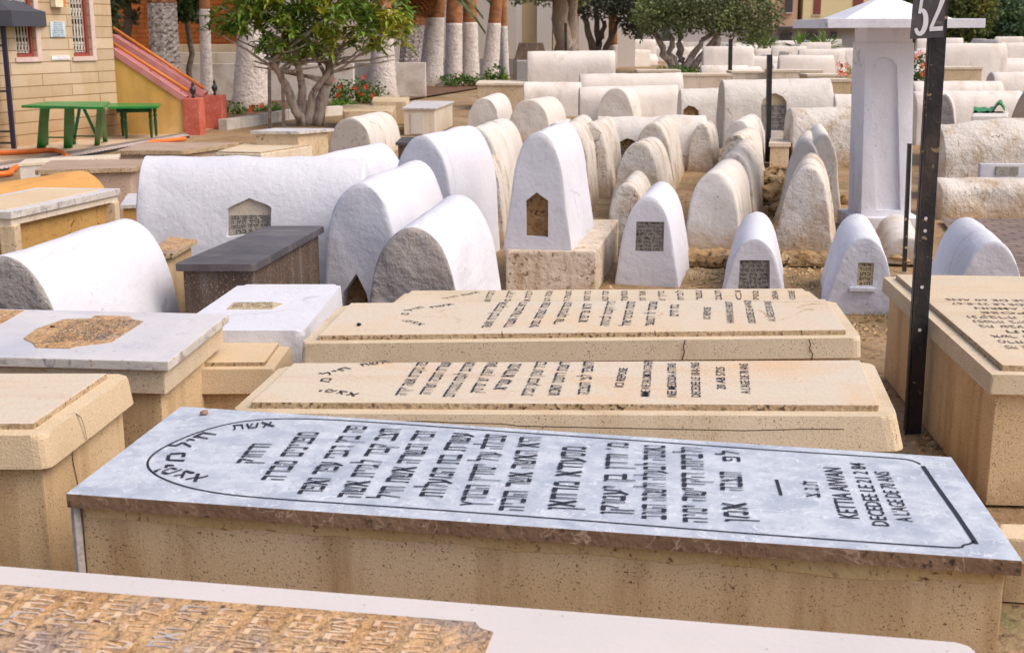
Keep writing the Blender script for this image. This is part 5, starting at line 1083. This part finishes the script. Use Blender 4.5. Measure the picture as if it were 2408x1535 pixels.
# ------------------------------------------------------------------ trees
def leafcloud(n, blobs, size, seed, droop=.2, aspect=2.2):
    rr = random.Random(seed); mb_v = []; mb_f = []
    tot = sum(b[3] * b[4] * b[5] for b in blobs) ** 1.0
    for (cx, cy, cz, rx, ry, rz) in blobs:
        k = int(n * (rx * ry * rz) / tot)
        for _ in range(k):
            u_ = Vector((rr.gauss(0, 1), rr.gauss(0, 1), rr.gauss(0, 1))).normalized() * (rr.random() ** .45)
            p = Vector((cx + u_.x * rx, cy + u_.y * ry, cz + u_.z * rz)); d = noise.noise(p * 1.7 / max(.5, rx * .6)); 
            if d < -.18: continue
            a = Vector((rr.gauss(0, 1), rr.gauss(0, 1), rr.gauss(0, .7) - droop)).normalized(); b = a.cross(Vector((rr.gauss(0, 1), rr.gauss(0, 1), rr.gauss(0, 1)))).normalized()
            s = size * rr.uniform(.6, 1.4); i = len(mb_v); mb_v += [p, p + a * s * .5 + b * s / aspect / 2, p + a * s, p + a * s * .5 - b * s / aspect / 2]; mb_f.append((i, i + 1, i + 2, i + 3))
    return mb_v, mb_f
def limb(a, b, r0, r1, n=6, wob=.12, seed=0):
    pts = []; rad = []
    for i in range(n + 1):
        t = i / n; p = a.lerp(b, t) + Vector((noise.noise(Vector((t * 3, seed, 0))), noise.noise(Vector((seed, t * 3, 5))), 0)) * wob * math.sin(math.pi * t) * 2; pts.append(p); rad.append(r0 + (r1 - r0) * t)
    return tube(pts, rad, 9)
# leafy tree
YT = 23.8; b0 = at(735, 297); r = thing('leafy_tree', 'leafy tree with long drooping leaves and several pale leaning stems near the stair', 'tree', b0, 0)
stems = [((712, 297), (672, 200), (636, 140), .15), ((716, 297), (708, 190), (690, 100), .14), ((722, 297), (738, 215), (790, 150), .13), ((742, 297), (768, 200), (788, 110), .20), ((750, 297), (764, 190), (740, 100), .09)]
tr = MB(); tips = []
for i, (p0, p1, p2, rd) in enumerate(stems):
    a = aty(*p0, YT + (i % 2) * .15); a.z = 0; b = aty(*p1, YT + (i - 2) * .12); c = aty(*p2, YT + (i - 2) * .3)
    tr.add(limb(a, b, rd * .72, rd * .5, 5, .03, i)); tr.add(limb(b, c, rd * .5, rd * .3, 5, .04, i + 9))
    rr = random.Random(i)
    for k in range(9):
        s = b.lerp(c, rr.uniform(.3, 1)); e = s + Vector((rr.uniform(-1.3, 1.3), rr.uniform(-.8, .8), rr.uniform(.1, 1.0))); tr.add(limb(s, e, rd * .2, .012, 4, .12, i * 10 + k)); tips.append(e)
mesh_obj('trunk', tr, BARK, r, smooth=True)
rr = random.Random(11); lv = []; lf = []; yv = []; yf = []
def blade(V_, F_, p, d, L_, w_, dr):
    s = d.cross(Vector((0, 0, 1))); s = s.normalized() if s.length > .01 else Vector((1, 0, 0)); i = len(V_)
    m1 = p + d * L_ * .4 - Vector((0, 0, dr * L_ * .08)); m2 = p + d * L_ * .75 - Vector((0, 0, dr * L_ * .3)); e = p + d * L_ - Vector((0, 0, dr * L_ * .62)); u2 = s.cross(d).normalized() * w_ * .25
    V_ += [p, m1 + s * w_ / 2 + u2, m1, m1 - s * w_ / 2 + u2, m2 + s * w_ * .4 + u2, m2, m2 - s * w_ * .4 + u2, e]
    F_ += [(i, i + 2, i + 1), (i, i + 3, i + 2), (i + 1, i + 2, i + 5, i + 4), (i + 2, i + 3, i + 6, i + 5), (i + 4, i + 5, i + 7), (i + 5, i + 6, i + 7)]
cen = []
blobs = [(565, 45, 80, 52), (640, 20, 90, 60), (700, 70, 95, 55), (800, 45, 120, 68), (890, 75, 75, 42), (850, 0, 130, 60), (600, -30, 120, 60), (730, -40, 160, 70), (920, 45, 60, 40), (665, 105, 60, 40), (770, 105, 70, 30), (900, 105, 55, 28), (700, 130, 50, 30), (540, 70, 55, 28)]
for (x, y, rx, ry) in blobs:
    for k in range(int(rx * ry / 150)):
        q = Vector((rr.gauss(0, 1), rr.gauss(0, 1), rr.gauss(0, 1))).normalized() * rr.random() ** .4
        c = aty(x + q.x * rx, y - q.z * ry, YT + q.y * 1.3); cen.append(c)
for c in cen:
    n = rr.randint(9, 14); young = rr.random() < .07; ax = Vector((rr.gauss(0, .5), rr.gauss(0, .5), 1)).normalized()
    for k in range(n):
        az = rr.uniform(0, 6.28); el = rr.uniform(-.25, .9) if not young else rr.uniform(.5, 1.2); d = Vector((math.cos(az) * math.cos(el), math.sin(az) * math.cos(el), math.sin(el))); d = (d + ax * .2).normalized()
        blade(yv if young else lv, yf if young else lf, c + Vector((0, 0, rr.uniform(-.06, .06))), d, rr.uniform(.20, .34), rr.uniform(.05, .08), rr.uniform(.3, 1.2) if not young else .1)
mesh_obj('crown', (lv, lf), LEAF, r); mesh_obj('young_leaves', (yv, yf), LEAFY, r)
def tree(label, Y, base, trunks, blobs, n, size, mat, bark=BARKD, cat='tree', name='broadleaf_tree', group=None, seed=1, dy=2.0):
    b0 = aty(*base, Y); b0.z = 0; r = thing(name, label, cat, b0, 0, group); m = MB()
    for i, (p0, p1, r0, r1) in enumerate(trunks):
        a = aty(*p0, Y); a.z = max(0, a.z) if i == 0 or p0[1] > base[1] - 12 else a.z
        m.add(limb(a, aty(*p1, Y + ((i * 37) % 5 - 2) * .25), r0, r1, 6, .25, i + seed))
    if trunks: mesh_obj('trunk', m, bark, r, smooth=True)
    bl = [(aty(x, y, Y).x, Y + ((i * 29) % 7 - 3) * dy / 6, aty(x, y, Y).z, rx * mpp(Y), min(rx, ry * 1.3) * mpp(Y), ry * mpp(Y)) for i, (x, y, rx, ry) in enumerate(blobs)]
    v, f = leafcloud(n, bl, size, seed); mesh_obj('crown', (v, f), mat, r); return r
OG = 'olive trees in the background'
tree('broad olive tree with pale forked trunks and grey-green crown at centre right', 55, (1600, 168), [((1588, 170), (1545, 85), .20, .12), ((1592, 170), (1575, 80), .18, .1), ((1604, 168), (1600, 90), .22, .12), ((1608, 168), (1650, 95), .2, .1), ((1622, 168), (1690, 80), .17, .1), ((1660, 165), (1690, 90), .2, .11), ((1545, 85), (1500, 40), .12, .06), ((1600, 90), (1620, 20), .12, .06), ((1650, 95), (1760, 40), .1, .05)],
     [(1530, 35, 55, 45), (1600, 20, 80, 60), (1680, 35, 70, 48), (1750, 40, 70, 55), (1805, 30, 45, 50), (1640, -50, 150, 60), (1790, 85, 40, 30), (1570, 70, 50, 22)], 26000, .16, OLIVE, BARK, 'olive tree', 'olive_tree', OG, 3)
tree('darker olive tree with thin forking stems left of the broad one', 60, (1405, 120), [((1400, 128), (1372, 40), .2, .12), ((1405, 128), (1420, 50), .16, .1), ((1412, 128), (1400, 20), .18, .1), ((1418, 128), (1462, 40), .16, .08), ((1372, 40), (1345, 0), .1, .06)],
     [(1400, 12, 60, 34), (1470, 22, 45, 40), (1500, 65, 45, 28), (1380, -40, 90, 45), (1490, -20, 60, 50)], 15000, .17, leafmat('dark_olive_leaf', (.04, .045, .03), (.06, .07, .04), (.1, .11, .05), .9, 5), BARKD, 'olive tree', 'olive_tree', OG, 8)
tree('old tree with thick twin grey trunks in front of the cream building', 50, (1334, 120), [((1322, 128), (1318, -40), .36, .28), ((1346, 128), (1340, -30), .30, .24)],
     [(1330, -50, 90, 40), (1240, -25, 60, 28), (1280, 2, 30, 14), (1215, 0, 20, 12), (1350, -5, 40, 20)], 8000, .16, OLIVE, M('tan_grey_bark', (.32, .24, .18), (.24, .19, .15), 4, bump=1, bump_s=12, bump2=1, bump2_s=6, stain=(.5, .47, .44), stain_s=(1, 1, .7), stain_t=(.5, .6)), 'tree', 'old_tree', None, 5)
tree('dark drooping tree foliage behind the corner of the stone building', 31, (300, 160), [((300, 240), (296, 0), .14, .1)], [(285, 30, 30, 55), (300, -30, 60, 40), (320, 40, 18, 20)], 4000, .15, OLIVE, BARKD, 'tree', 'dark_tree', None, 6)
tree('dark green tree crown hanging left of the slender white palm trunk', 31.5, (445, 200), [((443, 240), (445, 10), .08, .06)], [(455, 15, 40, 36), (430, -20, 50, 35), (478, 30, 20, 22)], 4500, .14, leafmat('deep_leaf', (.03, .06, .015), (.05, .085, .02), (.12, .11, .03), 1, 6), BARKD, 'tree', 'dark_tree', None, 7)
RG = 'trees along the far right'
for i, (x, y, rx, ry, mt, lb) in enumerate([(2255, 20, 75, 85, TREEL, 'yellow-green tree just right of the number post'), (2360, 55, 75, 75, leafmat('blue_green_leaf', (.06, .11, .06), (.09, .15, .075), (.16, .22, .08), .8, 4), 'bluish-green bushy tree at the far right edge'),
                                      (2150, 0, 70, 60, TREEL, 'dull green tree seen between the pillar cap and the number plate'), (2430, 20, 60, 90, OLIVE, 'dark tree cut by the right edge')]):
    Y = 96 + i * 3; tree(lb, Y, (x, 128), [((x, 132), (x - 4, 60), .3, .2), ((x - 4, 90), (x + 22, 40), .16, .1)], [(x, y, rx, ry), (x - rx * .5, y + ry * .3, rx * .5, ry * .5), (x + rx * .5, y + ry * .4, rx * .5, ry * .5), (x, y - ry * .7, rx * .7, ry * .6)], 15000, .34, mt, BARKD, 'tree', 'broadleaf_tree', RG, i + 20)
# hedge far off (one mass)
v, f = leafcloud(16000, [(aty(x, 100, 112).x, 112, 1.3, 3.4, 2.2, 1.7) for x in range(2180, 2640, 50)], .4, 44); tag(mesh_obj('far_hedge', (v, f), leafmat('hedge_leaf', (.03, .045, .03), (.04, .06, .035), (.07, .08, .03), .6, 3), loc=(30, 112, 0)), 'dark hedge running along the far end of the cemetery', 'hedge', kind='stuff')
# bushes and flowers
def bush(label, x, y, Y, w_, h, n, size, mat, flowers=0, seed=1, cat='bush', z0=0.0, fl=.05):
    c = aty(x, y, Y); r = thing('flowering_bush' if flowers else 'green_bush', label, cat, (c.x, Y, z0), 0)
    bl = [(c.x, Y, z0 + h * .45, w_ / 2, w_ / 3, h * .5), (c.x - w_ * .25, Y, z0 + h * .35, w_ / 4, w_ / 4, h * .35), (c.x + w_ * .27, Y, z0 + h * .3, w_ / 4, w_ / 4, h * .3)]
    v, f = leafcloud(n, bl, size, seed, droop=-.3, aspect=2); mesh_obj('foliage', (v, f), mat, r); rr = random.Random(seed)
    for i in range(flowers):
        p = Vector((c.x + rr.uniform(-.4, .4) * w_, Y - w_ * .25 + rr.uniform(-.1, .1), z0 + h * rr.uniform(.4, 1.0))); mb = MB()
        for k in range(6):
            a = k * 1.047; d = Vector((math.cos(a), -.3, math.sin(a))) * fl; e = Vector((math.cos(a + .5), -.3, math.sin(a + .5))) * fl; mb.add(([p, p + d, p + (d + e) * .75, p + e], [(0, 1, 2, 3)]))
        mesh_obj('flower', mb, FLOW, r)
bush('bush with red flowers in the garden bed right of the leafy tree', 835, 235, 29.5, 1.5, .75, 1500, .09, BUSH, 9, 1)
bush('low bright green groundcover bush right of the tree foot', 790, 255, 28, 1.1, .28, 900, .07, leafmat('bright_leaf', (.08, .2, .02), (.1, .26, .03), (.2, .3, .04), 2, 12), 0, 2)
bush('spindly plant with orange-red flowers before the diamond-scarred palm', 942, 180, 36, .45, .95, 350, .09, BUSH, 4, 3, fl=.07)
bush('tangle of dry and green shrubs between the palm trunks', 1090, 180, 40.5, 1.9, .5, 1100, .1, BUSH, 0, 4)
bush('rounded green shrub at the foot of the right-hand palm trunks', 1166, 170, 41, .8, .75, 900, .1, leafmat('shrub_leaf', (.05, .13, .02), (.07, .18, .03), (.15, .25, .04), 2, 12), 0, 5)
bush('low dark green shrubs left of the tallest sideways tomb', 1220, 190, 38, .8, .35, 500, .1, BUSH, 0, 6)
bush('sparse green plants around the fat whitewashed palm trunk', 640, 270, 27.4, 1.1, .25, 600, .07, BUSH, 3, 7)
bush('dark green plants at the foot of the far red stair pillar', 545, 280, 26.5, .9, .3, 500, .08, BUSH, 0, 8)
bush('leafless grey shrub beside the fat whitewashed trunk', 560, 200, 29.5, .5, .9, 60, .06, BUSH, 0, 9)
bush('bush with orange and pink flowers between the pillar and the big post', 2162, 160, 32, .6, 1.25, 900, .1, BUSH, 6, 10, fl=.06)
bush('red geraniums peeping out at the left edge of the white pillar', 1988, 175, 30, .5, 1.0, 300, .1, BUSH, 7, 11, fl=.06)
bush('dark grassy plants under the broad olive tree', 1640, 160, 52, 4.2, .45, 1500, .13, BUSH, 0, 12)
def fanplant(x, y, Y, s, label, seed):
    c = aty(x, y, Y); r = thing('fan_palm', label, 'plant', (c.x, Y, 0), 0, 'bright fan plants before the yellow building'); mb = MB(); rr = random.Random(seed)
    for i in range(34):
        a = math.pi * (.06 + .88 * rr.random()); L_ = s * rr.uniform(.7, 1.1); d = Vector((math.cos(a), rr.uniform(-.4, .4), math.sin(a))).normalized(); V_ = []; F_ = []; blade(V_, F_, Vector((c.x, Y, c.z)), d, L_, s * .10, .25); mb.add((V_, F_))
    mesh_obj('fronds', mb, leafmat('fan_green%d' % seed, (.10, .2, .03), (.14, .26, .04), (.25, .35, .05), 1, 3), r); mesh_obj('stem', tube([Vector((c.x, Y, 0)), Vector((c.x, Y, c.z))], .15, 7), BARKD, r)
for i, (x, y, s, lb) in enumerate([(1768, 108, 1.2, 'bright fan plant below the right end of the olive crown, the left one'), (1800, 110, 1.2, 'bright fan plant below the right end of the olive crown, the right one'), (1878, 115, 1.3, 'fan plant before the second ground-floor window'), (1938, 117, 1.5, 'largest fan plant, before the window nearest the pillar')]): fanplant(x, y, 78 + i, s, lb, i)
# ------------------------------------------------------------------ far buildings
def farbuild(label, Y, xl, xr, ytop, parts, base, wins=(), name='distant_building', th=6):
    a = aty(xl, ytop, Y); b = aty(xr, ytop, Y); r = thing(name, label, 'building', (a.x, Y, 0), 0)
    for i, (x0, x1, y0, y1, mt, dy, nm) in enumerate(parts):
        p = aty(x0, y1, Y + dy); q = aty(x1, y0, Y + dy); mesh_obj(nm, box(p.x, q.x, Y + dy, Y + dy + th, max(0, p.z) if y1 < base else 0, q.z), mt, r)
    for (x0, x1, y0, y1, mt) in wins:
        p = aty(x0, y1, Y - .45); q = aty(x1, y0, Y - .45); w_ = mesh_obj('window', box(p.x, q.x, Y - .46, Y - .004, p.z, q.z), mt, r)
        mesh_obj('sill', box(p.x - .1, q.x + .1, Y - .56, Y - .003, p.z - .12, p.z - .01), TANL, w_)
CRM = flat('cream_render', (.62, .50, .30), .85); YEL = flat('yellow_render_far', (.74, .62, .36), .85); PNK = flat('pink_render_far', (.66, .42, .28), .85); LIL = flat('pale_lilac_render', (.52, .48, .48), .85); EAV = flat('dark_eave', (.07, .07, .08), .7)
SHU = flat('maroon_shutter', (.22, .06, .05), .7); DGL = flat('far_dark_glass', (.07, .07, .075), .3)
farbuild('yellow and pink two-storey house with maroon shutters beyond the far tombs', 150, 1700, 2160, -160, [(1740, 1885, -160, 66, PNK, 0, 'pink_wall'), (1886, 2160, -160, 66, YEL, -.4, 'yellow_wall'), (1700, 2160, 68, 130, LIL, .3, 'ground_floor'), (1735, 2165, 63, 68, EAV, -1.2, 'eave')], 125,
         [(1912, 1933, -30, 35, SHU), (2005, 2033, -30, 20, SHU), (1848, 1866, -20, 30, DGL), (1836, 1863, 77, 112, DGL), (1898, 1923, 77, 112, DGL), (1954, 1969, 76, 116, DGL), (1788, 1808, 78, 105, DGL)])
WH_ = flat('white_render_far', (.66, .61, .57), .9)
farbuild('cream building with pale vertical bays behind the palm cluster', 66, 1195, 1500, -160, [(1195, 1228, -160, 130, WH_, 0, 'bay'), (1228, 1262, -160, 130, CRM, .5, 'recess_wall'), (1262, 1300, -160, 130, WH_, 0, 'bay'), (1300, 1360, -160, 130, CRM, .5, 'recess_wall'), (1360, 1500, -160, 130, WH_, .0, 'bay')], 120)
farbuild('low pale lilac house glimpsed between the olive trunks', 125, 1480, 1760, 30, [(1480, 1762, 42, 130, LIL, 0, 'wall'), (1478, 1764, 36, 42, flat('pink_roof', (.6, .32, .2), .8), -.5, 'roof')], 120, [(1497, 1512, 62, 100, DGL), (1560, 1576, 62, 98, DGL)])
layered('dark stone tomb with sloped shoulders standing before the cream building', [aty(1207, 140, 45), aty(1290, 140, 45), aty(1290, 140, 46), aty(1207, 140, 46)], [('block', M('dark_grey_stone', (.13, .12, .10), (.2, .17, .14), 2, bump=.6), 0, .75, .0, .0, .02, 0), ('top', DKSIDE, .75, 1.36, -.03, -.2, .02, 0)])
layered('plain grey block tomb left of the tallest sideways tomb', [aty(1215, 180, 34), aty(1262, 180, 34), aty(1262, 180, 35), aty(1215, 180, 35)], [('block', flat('plain_grey', (.32, .31, .31), .9), 0, .98, 0, 0, .02, 0)])
# ------------------------------------------------------------------ distant field of tombs
def bmk(xl, xr, ytop, Y, mt, label, grp='flat block tombs before the far rows', dep=.9):
    a = aty(xl, ytop, Y); b = aty(xr, ytop, Y); layered(label, [a, b, b + Vector((0, dep, 0)), a + Vector((0, dep, 0))], [('top_slab', TANL, a.z - .06, a.z, .02, .02, .008, 0), ('body', mt, 0, a.z - .058, 0, 0, .006, 0)], group=grp)
bmk(1500, 1600, 165, 37, TANB, 'pale tan block tomb under the left edge of the broad olive tree')
bmk(1585, 1720, 174, 33, TANL, 'long tan block tomb directly below the olive trunks')
bmk(1722, 1800, 168, 36, TANL, 'tan block tomb right of the distant black rod')
bmk(1815, 1935, 165, 35, TANL, 'low tan block tomb above the massive niche tomb, its right half')
bmk(1900, 1995, 175, 31, TANB, 'tan block tomb left of the red geraniums')
bmk(1950, 2002, 186, 26, TANB, 'tall tan block tomb between the massive niche tomb and the pillar', dep=.6)
bmk(2222, 2310, 158, 33, TANB, 'tan brick block tomb in the right background with a pale top')
bmk(1305, 1340, 160, 40, flat('grey_block', (.3, .3, .31), .9), 'small grey block beside the tallest sideways tomb') if False else None
T('small round-ended tomb in front of the tall tan block by the pillar', 1958, 2010, 222, 20.5, .6)
protos = []
FG = 'far rows of whitewashed tombs'
for i, (L_, w_, H_, ws) in enumerate([(1.7, .7, .62, .86), (1.5, .55, .75, .66), (1.9, .9, .55, .9), (1.6, .6, .95, .6)]):
    v, f = barrel_mesh(L_, w_, H_, ws=ws, hs=.45, Mr=4, seed=i + 50, amp=.01); me_ = bpy.data.meshes.new('far_tomb'); me_.from_pydata([tuple(p) for p in v], [], f); me_.materials.append(AGEDF); me_.polygons.foreach_set('use_smooth', [True] * len(f)); me_.update(); me_.set_sharp_from_angle(angle=math.radians(55)); protos.append(me_)
rr = random.Random(21); Y = 29.0; cnt = 0
while Y < 106 and cnt < 285:
    x0 = 1490 if Y > 66 else (1700 if Y > 42 else 2150); X = aty(x0, 150, Y).x + rr.uniform(0, .6); X1 = aty(2430, 150, Y).x
    while X < X1 and cnt < 285:
        lat = rr.random() < (.7 if Y < 75 else .45); pxx = CX + X / Y * F
        if not (2000 < pxx < 2145) and not (Y < 40 and pxx < 2200):
            o = bpy.data.objects.new('far_tomb', rr.choice(protos)); COL.objects.link(o); o.location = (X + (0 if not lat else .8), Y, 0); o.rotation_euler = (0, 0, (math.pi / 2 if lat else rr.uniform(-.12, .12)))
            s = rr.uniform(.9, 1.3); o.scale = (s, s, s * rr.uniform(.85, 1.25)); tag(o, 'whitewashed tomb in the crowded far rows under the trees at right', 'tomb', FG); cnt += 1
        X += (2.1 if lat else 1.15) * rr.uniform(.95, 1.5) * (1 + max(0, (Y - 50) / 90))
    Y += 2.4 * (1 + (Y - 29) / 130)
for i, (xl, xr, yt, Y, lb) in enumerate([(1722, 2000, 128, 84, 'long whitewashed wall of stacked tombs before the yellow house'), (1480, 1725, 100, 90, 'pale retaining wall seen between the olive trunks'), (2240, 2560, 122, 100, 'white boundary wall under the far right trees')]):
    wallY(lb, xl, xr, yt, Y, AGEDF, 'boundary_wall', 1.0)
for i, (x, yt, w_, lb) in enumerate([(2230, 122, .8, 'upright rounded white stone in the far rows, nearest the number post'), (2263, 113, .95, 'taller stepped white stone right of the rounded one in the far rows')]):
    barrel(lb, 70, (x, yt), (x, yt), w_, Yb=70.9, mat=AGEDF, ws=.6, hs=.5, name='upright_stone')

# weeds and litter: uncountable
rr = random.Random(8); V_ = []; F_ = []
for i in range(260):
    zone = rr.choice([((1612, 1735), (610, 672)), ((1845, 1955), (612, 680)), ((1405, 1455), (520, 672)), ((1760, 1850), (500, 600)), ((2160, 2300), (1000, 1180)), ((1990, 2110), (690, 760))])
    c = at(rr.uniform(*zone[0]), rr.uniform(*zone[1]))
    for k in range(rr.randint(4, 9)):
        az = rr.uniform(0, 6.28); el = rr.uniform(.5, 1.4); blade(V_, F_, c + Vector((rr.uniform(-.02, .02), rr.uniform(-.02, .02), -.004)), Vector((math.cos(az) * math.cos(el), math.sin(az) * math.cos(el), math.sin(el))), rr.uniform(.015, .05), .004, .5)
tag(mesh_obj('weeds', (V_, F_), leafmat('weed_green', (.10, .13, .03), (.16, .17, .05), (.3, .24, .1), 2, 12), loc=(0, 0, 0)), 'sparse small weeds growing in the earth between the tombs', 'weeds', kind='stuff')
